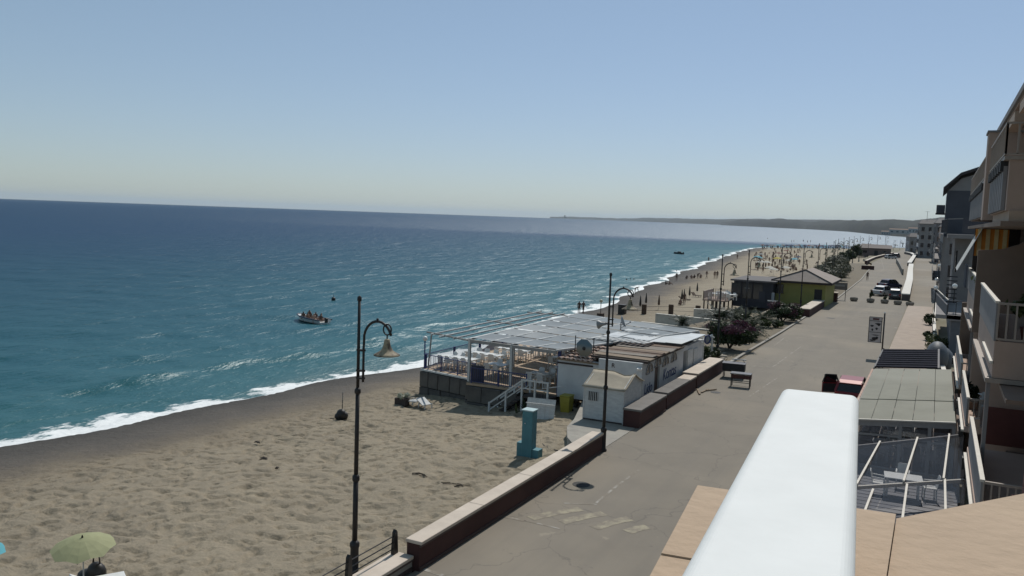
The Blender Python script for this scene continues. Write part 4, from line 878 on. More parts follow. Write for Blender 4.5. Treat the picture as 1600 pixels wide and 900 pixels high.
# far red walls with pale coping
coping_wall('promenade_wall', 'red wall with pale top at the corner of the green bar', -13.3, -12.2, 97, 118.5, .9, 3.5, REDW, COPE)
t = coping_wall('gate_pillar', 'squat red pillar with pale cap at the end of the bar wall', -12.7, -11.7, 119.6, 121.0, 1.25, 2.0, REDW, COPE, -.1, .08, 'pillar')
wallpts('promenade_wall', 'dark low wall across the end of the oleander path', [(-16.5, 222), (-13.6, 222)], .6, 1.0, REDW, COPE)
wallpts('promenade_wall', 'curving low wall with pale top along the far lower road', [(-18.4, 262), (-18.6, 300), (-17.6, 335), (-16.2, 372)], .6, .8, REDW, COPE, -.3, 6)
RW = mat('ramp_wall_grey', (.22, .205, .18), (.17, .16, .14), scale=.6, rough=.9)
wallpts('dividing_wall', 'long wall with wide white coping dividing the two roads', [(-3.65, 130.5), (-4.3, 170), (-5.4, 215), (-6.2, 250)], 1.0, 1.0, mat('dark_wall_face', (.10, .085, .08), rough=.9), WHITEP, -.1, 8, over=.06, ch=.14)
wallpts('dividing_wall', 'farther stretch of the white-topped dividing wall', [(-6.9, 258), (-7.2, 300), (-7.6, 345), (-9.5, 372), (-12, 385)], 1.0, 1.0, MC['dark_wall_face'], WHITEP, -.1, 8, over=.06, ch=.14)
wallpts('ramp_wall', 'short dark grey ramp wall left of the dividing wall', [(-6.6, 204), (-8.6, 240), (-11.0, 279)], .3, 1.3, RW, RW, -.1, 20)
# tubs across the road
TUB = mat('tub_concrete', (.27, .245, .21), (.20, .18, .155), scale=3, rough=.95, bump=.4)
for i, (px, py, pl, l) in enumerate([(1334, 470.5, 0, 'leftmost round concrete tub across the road'), (1360, 472.5, 1.2, 'second tub from the left, with the tallest plant'), (1382, 474, .7, 'middle concrete tub with a short plant'), (1402.5, 476, 0, 'empty concrete tub before the grey car'), (1421.5, 478, .25, 'rightmost concrete tub near the pavement')]):
    p = G(px, py, .0); t = thing('concrete_tub', l, 'tub', (p[0], p[1], 0), 0, 'concrete tubs across the road')
    MB().lathe([(.36, .0), (.47, .12), (.52, .3), (.5, .48), (.44, .55), (.38, .55), (.34, .42), (0.001, .40)], n=14).build('tub', TUB, t)
    MB().lathe([(.37, .44), (.001, .47)], n=12).build('soil', EARTH, t)
    if pl: rng = random.Random(i); leafcloud(MB(), (0, 0, .5 + pl * .5), (.2 + .1 * pl, .2 + .1 * pl, pl * .55), int(260 * pl + 60), .09, rng, 6).build('plant', LEAFD, t); limbs(MB(), (0, 0, .42), [(0.05, 0, .5 + pl * .8), (-.05, .05, .5 + pl * .6)], .025, rng).build('stem', BARK, t)
# turquoise shower pillar on its platform
TURQ = mat('turquoise_paint', (.085, .23, .27), (.06, .18, .215), scale=1.6, rough=.7, c3=(.12, .27, .30))
px0 = (-15.35, 32.3)
t = thing('beach_shower', 'turquoise beach shower pillar with stepped foot behind the seawall', 'shower', (px0[0], px0[1], -.62))
MB().box((0, 0, 1.1), (.5, .46, 2.2), bev=.01).build('pillar', TURQ, t); MB().box((0, 0, 2.225), (.58, .54, .05)).build('cap', mat('pale_turquoise', (.42, .55, .57), rough=.6), t)
MB().box((-.36, 0, .38), (.22, .46, .76)).build('side_step', TURQ, t); MB().box((.40, .05, .26), (.3, .44, .52)).build('side_step', TURQ, t)
MB().box((0, -.1, -.02), (2.0, 1.5, .12)).build('platform', COPEG, t); MB().box((-.5, -.75, -.16), (1.6, .6, .14)).build('platform_step', COPEG, t); MB().box((0, -.1, -.3), (1.7, 1.3, .5)).build('plinth', MC['dark_wood'], t)
MB().sphere((-.1, -.24, 1.65), .03, 6, 5).build('tap', PLAS, t)
def sandp(px, py, dz=0.):
    z = -1.0
    for _ in range(12): p = G(px, py, z + dz); z = float(sand_z(np.array(p[0]), np.array(p[1])))
    return (p[0], p[1], z)
# hose lying on the sand
p0 = [(838, 676), (842, 690), (850, 698), (862, 704), (872, 706)]; pts = [Vector(sandp(*q)) + Vector((0, 0, .06)) for q in p0]
o = MB().tube(pts, .022, 6).build('hose', mat('dark_hose', (.03, .03, .03), rough=.6)); tag(o, 'dark hose curling over the sand behind the seawall end', 'hose')
# bits by the terrace
def bits(px, py, rz, label, name, cat):
    return thing(name, label, cat, sandp(px, py), rz)
t = bits(655, 634, R(-20), 'broken white sun lounger leaning at the foot of the terrace blocks', 'sun_lounger', 'lounger')
MB().box((-.45, 0, .22), (1.1, .62, .05), rot=(0, R(-8), 0)).build('bed', WOODW, t); MB().box((.4, 0, .34), (.75, .62, .05), rot=(0, R(24), 0)).build('backrest', WOODW, t)
for i in range(4): MB().bar((-.9 + .6 * i, -.26, 0), (-.9 + .6 * i, -.26, .28), .05).build('leg', WOODW, t); MB().bar((-.9 + .6 * i, .26, 0), (-.9 + .6 * i, .26, .28), .05).build('leg', WOODW, t)
t = bits(628, 633, 0, 'dark wooden box with white flowers beside the terrace corner', 'flower_box', 'flower box'); MB().box((0, 0, .22), (.8, .45, .45), bev=.02).build('box', MC['dark_wood'], t)
leafcloud(MB(), (.1, 0, .62), (.5, .4, .3), 260, .08, random.Random(3), 6).build('flowers', leafmat('white_petal', [(.55, .55, .5), (.45, .47, .4), (.2, .25, .12)]), t)
t = bits(843, 656, R(8), 'grey-white panel leaning in the shade below the terrace steps', 'leaning_panel', 'panel')
for i in range(6): MB().box((-.66 + .265 * i, .12, .55), (.255, .04, 1.15), rot=(R(-17), 0, 0)).build('board', WOODW, t)
MB().bar((-.8, .2, .25), (.8, .2, .25), .05).build('batten', WOODW, t); MB().bar((-.8, .03, .85), (.8, .03, .85), .05).build('batten', WOODW, t)
t = thing('waste_bin', 'yellow-green wheelie bin in the shade by the restaurant wall', 'bin', (-17.6, 41.7, -.72)); YB = mat('bin_yellow', (.30, .27, .03), rough=.5)
mb = MB(); mb.add([(-.24, -.26, .08), (.24, -.26, .08), (.24, .26, .08), (-.24, .26, .08), (-.29, -.33, .95), (.29, -.33, .95), (.29, .33, .95), (-.29, .33, .95)], [(0, 3, 2, 1), (4, 5, 6, 7), (0, 1, 5, 4), (1, 2, 6, 5), (2, 3, 7, 6), (3, 0, 4, 7)]); mb.build('body', YB, t); MB().box((0, .02, .99), (.64, .72, .07), bev=.03).build('lid', YB, t)
for s_ in (-1, 1): MB().cyl((s_ * .2, .3, .1), (s_ * .27, .3, .1), .1, n=12).build('wheel', BLK, t)
t = thing('sail_parasol', 'black folded parasol leaning over the bin', 'parasol', (-18.9, 41.3, -.8)); MB().cyl((0, 0, 0), (.1, 0, 1.35), .025, n=6).build('pole', WOODW, t); MB().lathe([(.02, 0), (.16, .1), (.2, .5), (.03, 1.0)], n=8).build('canopy', BLK, t)
t.children[1].location = (-.05, 0, 1.35); t.children[1].rotation_euler = (0, R(75), R(10))
bladeplant('potted_plant', 'small dark plant in the shade by the terrace landing', -19.3, 40.9, -.85, 26, .9, 17, LEAFD)
t = bits(533, 655, R(10), 'black sack with a speckled pole standing alone on the sand', 'covered_bundle', 'bundle')
mb = MB(); mb.sphere((0, 0, .26), (.3, .24, .32), 10, 7); mb.sphere((.14, .08, .2), (.24, .22, .24), 8, 6); mb.sphere((-.15, -.06, .17), (.22, .2, .2), 8, 6); mb.build('sack', BLK, t)
MB().cyl((.05, 0, .3), (.08, 0, 1.55), .025, n=6).build('pole', mat('speckled_pole', (.28, .26, .23), (.03, .03, .03), scale=14, rough=.8, ramp=(.45, .55)), t); MB().tube([(-.2, 0, .1), (-.45, -.15, .03), (-.6, -.2, .03)], .025, 5).build('strap', BLK, t)
DRIFT = mat('driftwood', (.045, .036, .03), (.03, .025, .02), scale=6, rough=.95)
for i, (px, py, s_, l) in enumerate([(402, 693, .12, 'small dark driftwood scrap on the open sand'), (411, 719, .3, 'dark driftwood pile on the open sand'), (433, 734, .08, 'tiny dark scrap right of the driftwood pile'), (660, 745, .4, 'thin dark weed strand left of the seawall'), (705, 758, .5, 'dark weed strand close to the seawall')]):
    t = thing('driftwood', l, 'driftwood', sandp(px, py)); rng = random.Random(i + 50)
    for k in range(5):
        a = rng.random() * 6.28 if i < 3 else rng.gauss(.2, .4); c = Vector((rng.uniform(-1, 1) * s_, rng.uniform(-.3, .3) * s_, .05)); d = Vector((math.cos(a), math.sin(a), 0)) * s_ * rng.uniform(.4, .8)
        MB().tube([c - d, c + Vector((0, .05, .03)), c + d], [.02, .045 if i < 3 else .014, .008], 5).build('stick', DRIFT, t)

# fence posts and wires across the beach
PBR = mat('brown_post', (.09, .055, .035), (.06, .04, .03), scale=5, rough=.9)
t = thing('beach_fence', 'brown post and wire fence crossing the sand beyond the shade roof', 'fence', (-30, 100, -1.6)); fp = [sandp(*q) for q in ((972, 491), (1006, 490.5), (1048, 491), (1090, 493))]
for i, p in enumerate(fp): MB().box((p[0] + 30, p[1] - 100, p[2] + 1.6 + .6), (.55, .4, 1.25) if i else (.9, .8, 1.3), bev=.03).build('post', PBR if i else BLK, t)
for z in (.45, .95): MB().tube([(p[0] + 30, p[1] - 100, p[2] + 1.6 + z) for p in fp], .02, 5).build('wire', BLK, t)
p = sandp(938, 499); t = thing('globe_lamp', 'globe lamp on a dark box at the water side of the fence', 'lamp', p); MB().box((0, 0, .35), (.7, .7, .8)).build('base', PBR, t); MB().cyl((0, 0, .7), (0, 0, 2.1), .04, n=6).build('post', BLK, t); MB().sphere((0, 0, 2.25), .2, 10, 8).build('globe', mat('yellowed_globe', (.5, .46, .33), rough=.4), t)

# grill tables by the kerb
STEEL = mat('dull_steel', (.10, .10, .11), (.07, .07, .08), scale=5, rough=.5, metal=.4); RUST = mat('red_panel', (.10, .03, .026), (.06, .025, .02), scale=5, rough=.7)
p = G(1157, 604, 0); t = thing('grill_table', 'nearer dark metal grill table with a red front band', 'table', (p[0], p[1], 0), R(6)); MB().box((0, 0, .82), (1.25, .75, .06), bev=.01).build('table_top', STEEL, t); MB().box((0, -.36, .66), (1.1, .04, .24)).build('front_band', RUST, t); MB().box((.6, 0, .64), (.04, .7, .28)).build('side_panel', RUST, t)
for sx in (-.55, .55):
    for sy in (-.32, .32): MB().bar((sx, sy, 0), (sx, sy, .8), .05).build('leg', BLK, t)
for sy in (-.32, .32): MB().bar((-.55, sy, .3), (.55, sy, .3), .035).build('stretcher', BLK, t)
p = G(1146, 590, 0); t = thing('grill_table', 'farther dark metal box grill behind the red banded one', 'table', (p[0], p[1], 0), R(6)); MB().box((0, 0, .7), (1.4, .85, .5), bev=.02).build('fire_box', mat('soot', (.03, .03, .033), rough=.7), t); MB().box((0, 0, .97), (1.46, .9, .04)).build('table_top', STEEL, t); MB().bar((-.2, .42, 1.15), (.72, .42, 1.15), .06).build('rail', WOODW, t)
for sx in (-.62, .62):
    for sy in (-.36, .36): MB().bar((sx, sy, 0), (sx, sy, .5), .05).build('leg', BLK, t)
    MB().bar((sx, .42, .97), (sx * .8, .42, 1.15), .03).build('stay', BLK, t)
t = thing('timber_scrap', 'loose planks lying on the road by the middle planter', 'planks', G(1096, 612, .005)); 
for i in range(3): MB().box((-.1 + .25 * i, .5 * i - .3, .05), (.1, 1.5 - .3 * i, .05), rz=R(20 - 25 * i)).build('plank', WOODB[0], t)
# signpost with dark printed panel
p = (-3.3, 70.0); t = thing('sign_post', 'pole with a framed poster sign beside the dark canopy', 'sign', (p[0], p[1], 0)); MB().cyl((0, 0, 0), (0, 0, 3.55), .06, n=10).build('pole', mat('dark_pole', (.05, .04, .04), rough=.6), t); MB().lathe([(.07, 3.52), (.075, 3.6), (0.001, 3.66)], n=10).build('cap', PLAS, t)
SGN = mat('poster_grey', (.52, .47, .455), (.44, .40, .39), scale=3, rough=.6); INK = mat('poster_ink', (.035, .03, .032), rough=.7); INKR = mat('poster_red', (.10, .035, .035), rough=.7)
pn = MB().box((-.6, -.02, 2.22), (.88, .05, 1.95)).build('panel', SGN, t)
for a, b in (((-1.05, 3.2), (-.15, 3.2)), ((-1.05, 1.24), (-.15, 1.24)), ((-1.05, 1.24), (-1.05, 3.2)), ((-.15, 1.24), (-.15, 3.2)), ((-1.05, 2.9), (-.15, 2.9)), ((-1.05, 2.02), (-.15, 2.02))): MB().bar((a[0], -.03, a[1]), (b[0], -.03, b[1]), .05, .04).build('frame_bar', BLK, t)
MB().box((-.58, -.052, 3.05), (.46, .012, .14)).build('print', INKR, pn)
for cx, cz, rx, rz_ in ((-.42, 2.68, .2, .07), (-.36, 2.6, .1, .08), (-.84, 2.5, .12, .08), (-.5, 2.3, .09, .1), (-.8, 2.2, .07, .1), (-.62, 1.5, .17, .15), (-.78, 1.38, .16, .06), (-.55, 1.8, .26, .035), (-.44, 1.58, .1, .12)):
    MB().plate([(cx + rx * math.cos(a) * (1 + .25 * math.sin(3 * a)), -.058, cz + rz_ * math.sin(a)) for a in np.linspace(0, 2 * math.pi, 13)[:-1]], (0, .012, 0)).build('print', INK, pn)
for z in (1.24, 3.18): MB().bar((-.16, 0, z), (.0, 0, z), .04).build('bracket', BLK, t)

# ================================================================== SECOND BEACH BAR
bar = thing('beach_bar', 'beach bar, half dark navy and half lime green, with gabled roof', 'bar', (-17, 110, 0)); BO = Vector((-17, 110, 0))
LIME = mat('lime_render', (.30, .29, .095), (.25, .245, .08), scale=.9, rough=.85); NAVY = mat('navy_boards', (.022, .026, .04), (.016, .018, .028), scale=2, rough=.65); ROOFT = mat('tan_roof_sheet', (.30, .25, .22), (.25, .21, .185), scale=1.2, rough=.85); FASC = mat('dark_fascia', (.035, .025, .022), rough=.8)
gl = PY(1213, 440, 110)[0]; gr = PY(1291, 440, 110)[0]; ge = PY(1250, 441, 110)[2]; gp = PY(1260, 423, 112)[2]
MB().box(Vector(((gl + gr) / 2, 115, (ge - .6) / 2)) - BO, (gr - gl, 10, ge + .6)).build('green_wall', LIME, bar)
mb = MB(); x0, x1, y0, y1 = gl - .5, gr + .7, 109.3, 120.8; xm = (x0 + x1) / 2 + .2; zz = gp
V_ = [(x0, y0, ge), (x1, y0, ge), (x1, y1, ge), (x0, y1, ge), (xm, y0 + 2.2, zz), (xm, y1 - 2.2, zz)]; V_ = [Vector(v) - BO for v in V_] 
for nm, f in (('roof_slope', (0, 1, 4)), ('roof_slope', (1, 2, 5, 4)), ('roof_slope', (2, 3, 5)), ('roof_slope', (3, 0, 4, 5))):
    MB().plate([V_[i] + Vector((0, 0, .06)) for i in f], (0, 0, .08)).build(nm, ROOFT, bar)
for a, b in ((0, 1), (1, 2), (2, 3), (3, 0)): MB().bar(V_[a] + Vector((0, 0, .0)), V_[b] + Vector((0, 0, .0)), .12, .26).build('fascia', FASC, bar)
for a, b in ((0, 4), (1, 4)): MB().bar(V_[a] + Vector((0, 0, .16)), V_[b] + Vector((0, 0, .16)), .14, .1).build('hip_cap', FASC, bar)
f = MB().box(Vector((gl + .45, 109.97, 2.0)) - BO, (1.0, .1, 1.1)).build('window', mat('dark_pane', (.018, .02, .024)), bar); MB().box(Vector((gl + .45, 109.94, 1.42)) - BO, (1.15, .12, .08)).build('sill', FASC, f)
MB().box(Vector((gr - .85, 109.97, 1.1)) - BO, (.9, .1, 2.2)).build('door', DARK, bar); MB().bar(Vector((gr - .85, 109.9, ge)) - BO, Vector((gr - .85, 109.9, ge + .6)) - BO, .05).build('vent_pipe', FASC, bar)
dl = PY(1147, 440, 108)[0]
MB().box(Vector(((dl + gl) / 2, 112.5, 1.15)) - BO, (gl - dl, 9, 3.3)).build('dark_wall', NAVY, bar); MB().box(Vector(((dl + gl) / 2, 112.3, 2.88)) - BO, (gl - dl + .7, 9.8, .2)).build('flat_roof', mat('grey_roof', (.12, .11, .11), rough=.85), bar)
for i in range(3):
    f = MB().box(Vector((dl + .35 + i * 1.35, 107.97, 1.55)) - BO, (1.15, .06, 1.9)).build('glass_panel', mat('bar_glass', (.02, .024, .03), rough=.12, spec=.6), bar)
    MB().bar(Vector((dl - .25 + i * 1.35, 107.93, .6)) - BO, Vector((dl - .25 + i * 1.35, 107.93, 2.6)) - BO, .07).build('frame', FASC, f)
    if i == 1: MB().box(Vector((dl + .35 + i * 1.35, 107.93, 1.9)) - BO, (.7, .02, .07)).build('menu_board', mat('pale_print', (.3, .3, .3), rough=.6), f)
MB().box(Vector((gl - 1.3, 107.96, .9)) - BO, (.75, .05, 1.4)).build('hatch', mat('navy_hatch', (.03, .034, .05), rough=.6), bar)
dk = PY(1100, 468, 104); dz = dk[2]; dkx = dk[0]
MB().box(Vector(((dkx + dl) / 2, 106.2, dz)) - BO, (dl - dkx + .2, 5.2, .16)).build('deck', mat('deck_boards', (.30, .22, .18), (.22, .16, .13), scale=3, rough=.85), bar)
for i in range(6):
    x = lerp(dkx + .1, dl - .2, i / 5)
    MB().bar(Vector((x, 103.7, dz - 2.0)) - BO, Vector((x, 103.7, dz)) - BO, .14).build('deck_post', FASC, bar); MB().bar(Vector((x, 108.6, dz - 2.4)) - BO, Vector((x, 108.6, dz)) - BO, .14).build('deck_post', FASC, bar)
RW2 = mat('pale_rail', (.45, .36, .33), rough=.7)
rail((dkx, 103.65, dz + .08), (dl, 103.65, dz + .08), 1.0, RW2, bar, BO, .24, .08, thick=.05, posts=3); rail((dkx, 103.65, dz + .08), (dkx, 108.7, dz + .08), 1.0, RW2, bar, BO, .24, .08, thick=.05, posts=2); rail((dkx, 108.7, dz + .08), (dl, 108.7, dz + .08), 1.0, RW2, bar, BO, .3, .08, thick=.05, posts=2)
for i, (x, y) in enumerate(((dkx + 1.0, 105), (dkx + 2.2, 106.2), (dkx + 3.2, 104.8), (dkx + 1.6, 107.6))):
    dup(t2, (x, y, dz + .085), R(20 * i), ['deck table nearest the seaward rail of the far bar', 'deck table in the middle of the far bar deck', 'deck table next to the dark glass', 'deck table at the back of the far bar deck'][i], 'deck tables'); 
    for s_ in (-1, 1): dup(ch, (x + .3 * s_, y + s_ * .7, dz + .085), (0 if s_ > 0 else math.pi) + R(20), '%s chair at the %s' % ('seaward' if s_ > 0 else 'landward', ['deck table nearest the seaward rail', 'middle deck table of the far bar', 'deck table next to the dark glass', 'deck table at the back of the far deck'][i]), 'deck chairs')
t = thing('notice_board', 'small blue-grey signboard on a post before the dark bar', 'sign', (-16.2, 96.8, 0)); MB().cyl((0, 0, -.1), (0, 0, 2.3), .07, n=8).build('post', mat('blue_grey', (.22, .26, .30), rough=.6), t); MB().box((0, -.08, 1.5), (1.1, .05, .12)).build('board', PLAS, t); MB().box((0, -.02, 2.0), (.3, .12, .8)).build('head', MC['blue_grey'], t)
t = thing('advert_board', 'dark advertising board at the right corner of the green bar', 'sign', (-11.8, 123.6, 0)); MB().box((0, 0, 1.9), (2.0, .1, 1.0)).build('board', mat('board_grey', (.16, .15, .15), rough=.7), t); MB().box((-.0, -.07, 2.0), (1.3, .03, .25)).build('print', MC['pale_print'], t)
for s_ in (-.8, .8): MB().bar((s_, 0, -.1), (s_, 0, 1.4), .08).build('leg', BLK, t)
# ================================================================== CARS
TYRE = mat('tyre', (.015, .015, .016), rough=.9); RIM = mat('rim', (.35, .35, .36), rough=.35, metal=.7); CGLASS = mat('car_glass', (.012, .014, .018), rough=.06, spec=.7)
TAIL = mat('tail_light', (.22, .015, .012), rough=.2); HEAD = mat('head_light', (.6, .62, .65), rough=.1); PLATE = mat('number_plate', (.6, .6, .58), rough=.5); BUMP_ = mat('black_plastic', (.03, .03, .032), rough=.6)
def paint(name, c): return mat(name, c, tuple(v * .94 for v in c), scale=2, rough=.42, coat=.12, metal=.1)
def make_car(label, body, loc_, rz, kind='hatch', L=3.9, Wd=1.68, Ht=1.48, door_open=False):
    t = thing('parked_car', label, 'car', loc_, rz); h = L / 2; w = Wd / 2
    def loft(secs, m, name):
        mb = MB(); k = len(secs[0]); vs = [p for s_ in secs for p in s_]
        fs = [(i * k + j, i * k + (j + 1) % k, (i + 1) * k + (j + 1) % k, (i + 1) * k + j) for i in range(len(secs) - 1) for j in range(k)]
        fs += [tuple(range(k - 1, -1, -1)), tuple((len(secs) - 1) * k + j for j in range(k))]; mb.add(vs, fs, 0, False); return mb.build(name, m, t)
    belt = Ht * .60
    def sec(y, zb, zt, ww): return [(-ww * .9, y, zb), (-ww, y, zb + .16), (-ww, y, zt - .2), (-ww * .95, y, zt - .05), (-ww * .8, y, zt), (ww * .8, y, zt), (ww * .95, y, zt - .05), (ww, y, zt - .2), (ww, y, zb + .16), (ww * .9, y, zb)]
    bon = belt - .06
    rows = [(-h, .34, belt - .12, w * .86), (-h + .06, .26, belt - .03, w * .95), (-h + .35, .2, belt, w), (-.4, .18, belt, w), (h * .35, .18, belt, w), (h * .52, .18, bon, w), (h - .4, .2, bon - .1, w * .97), (h - .1, .24, bon - .2, w * .9), (h, .32, bon - .32, w * .78)]
    if kind == 'sedan': rows[0] = (-h, .34, belt - .1, w * .88)
    b = loft([sec(*r_) for r_ in rows], body, 'body')
    tail = -h + (.14 if kind == 'hatch' else .75)
    ca = [(tail, belt - .02, w * .9), (tail + .3, Ht - .12, w * .74), (tail + .55, Ht - .02, w * .72), (.15, Ht, w * .72), (h * .22, Ht - .06, w * .71), (h * .55, belt - .04, w * .88)]
    def csec(y, z, ww): return [(-w * .92, y, belt - .05), (-ww, y, z), (ww, y, z), (w * .92, y, belt - .05)]
    loft([csec(*c_) for c_ in ca], CGLASS, 'windows')
    mb = MB(); rf = [(tail + .22, Ht - .14), (tail + .5, Ht + .0), (.15, Ht + .02), (h * .24, Ht - .045)]
    mb.add([(s_ * w * .735, y, z) for y, z in rf for s_ in (-1, 1)] + [(s_ * w * .735, y, z - .05) for y, z in rf for s_ in (-1, 1)],
           [(2 * i, 2 * i + 1, 2 * i + 3, 2 * i + 2) for i in range(3)] + [(8 + 2 * i, 8 + 2 * i + 2, 8 + 2 * i + 3, 8 + 2 * i + 1) for i in range(3)] + [(2 * i, 2 * i + 2, 8 + 2 * i + 2, 8 + 2 * i) for i in range(3)] + [(2 * i + 1, 8 + 2 * i + 1, 8 + 2 * i + 3, 2 * i + 3) for i in range(3)] + [(0, 8, 9, 1), (6, 7, 15, 14)]); mb.build('roof', body, t)
    for s_ in (-1, 1):
        MB().bar((s_ * w * .92, tail, belt - .03), (s_ * w * .745, tail + .32, Ht - .1), .13, .06).build('pillar', body, t)
        MB().bar((s_ * w * .9, h * .55, belt - .03), (s_ * w * .73, h * .22, Ht - .05), .07, .05).build('pillar', body, t)
        MB().bar((s_ * w * .93, -.1, belt - .03), (s_ * w * .74, -.05, Ht - .02), .1, .03).build('pillar', BUMP_, t)
        MB().box((s_ * (w + .08), h * .42, belt + .04), (.16, .1, .12), bev=.03).build('mirror', body, t)
        MB().box((s_ * w * .78, -h + .0, belt - .2), (.24, .1, .26), bev=.02).build('tail_light', TAIL, t); MB().box((s_ * w * .66, h - .07, .52), (.34, .14, .16), bev=.03).build('headlight', HEAD, t)
        for y in (-h * .62, h * .62):
            q = MB().cyl((s_ * (w - .17), y, .31), (s_ * (w + .012), y, .31), .31, n=18).build('wheel', TYRE, t); MB().lathe([(.001, .0), (.19, .0), (.2, -.03)], n=14).build('rim', RIM, q)
            q.children[0].location = (s_ * (w + .018), y, .31); q.children[0].rotation_euler = (0, R(90) * s_, 0)
        if not (door_open and s_ < 0):
            MB().box((s_ * (w + .004), h * .28, .62), (.012, .012, .55)).build('door_seam', BUMP_, t); MB().box((s_ * (w + .012), -.18, belt - .12), (.03, .16, .03)).build('door_handle', body, t)
    MB().box((0, -h + .0, .42), (Wd * .86, .14, .2), bev=.04).build('rear_bumper', BUMP_ if kind == 'hatch' else body, t); MB().box((0, h - .04, .38), (Wd * .8, .12, .2), bev=.04).build('front_bumper', BUMP_, t)
    MB().box((0, -h - .065, .62), (.5, .02, .12)).build('number_plate', PLATE, t)
    if door_open:
        d = thing('door', '', '', (-w, h * .45, 0), R(-62)); del d['label']; del d['category']; d.parent = t
        MB().box((0, -.5, .58), (.07, 1.0, .62), bev=.03).build('panel', body, d); MB().bar((0, -.98, .88), (.12, -.85, Ht - .08), .06).build('window_frame', BUMP_, d); MB().bar((.12, -.85, Ht - .08), (.1, -.25, Ht - .1), .06).build('window_frame', BUMP_, d); MB().bar((.1, -.25, Ht - .1), (0, -.02, .88), .06).build('window_frame', BUMP_, d); MB().box((.05, -.55, 1.12), (.012, .75, .5), rot=(0, R(8), 0)).build('pane', CGLASS, d); MB().box((.04, -.5, .55), (.03, .9, .5)).build('trim', BUMP_, d)
    return t
make_car('red hatchback with its left door open beside the veranda', paint('red_paint', (.2, .012, .016)), (-3.85, 51.4, 0), R(0), 'hatch', 3.8, 1.62, 1.45, True)
p = G(1397, 468.5); make_car('small grey hatchback parked closest to the dividing wall', paint('grey_paint', (.12, .125, .14)), (p[0], p[1] + 1.9, 0), R(2), 'hatch', 3.7, 1.62, 1.5)
p = G(1377, 463); make_car('silver-white car parked left of the grey hatchback', paint('silver_paint', (.45, .46, .48)), (p[0] + .1, p[1] + 1.8, 0), R(-22), 'sedan', 4.4, 1.75, 1.5)
p = G(1389, 452); make_car('dark blue car parked behind the silver-white car', paint('navy_paint', (.018, .022, .07)), (p[0], p[1] + 2, 0), R(-35), 'sedan', 4.5, 1.8, 1.6)
p = G(1392, 404.5); make_car('white car far down the lower road by the low house', paint('white_paint', (.6, .6, .6)), (p[0], p[1], 0), R(-50), 'hatch', 4.2, 1.75, 1.5)
p = G(1401, 403); make_car('dark car beside the far white car', paint('black_paint', (.02, .02, .024)), (p[0], p[1], 0), R(-10), 'hatch', 4.2, 1.75, 1.7)
for i, (px, py, c, rz, l) in enumerate([(1428, 398.5, 'black_paint', 80, 'leftmost dark car parked across the end of the upper road'), (1437, 400, 'silver_paint', 88, 'pale car parked across the end of the upper road'), (1446, 401.5, 'silver_paint', 92, 'shining silver car with a sun glint at the upper road end'), (1457, 402, 'navy_paint', 95, 'rightmost dark car at the upper road end')]):
    p = G(px, py); make_car(l, MC[c], (p[0], p[1], 0), R(rz), 'sedan' if i % 2 else 'hatch', 4.3, 1.75, 1.5)

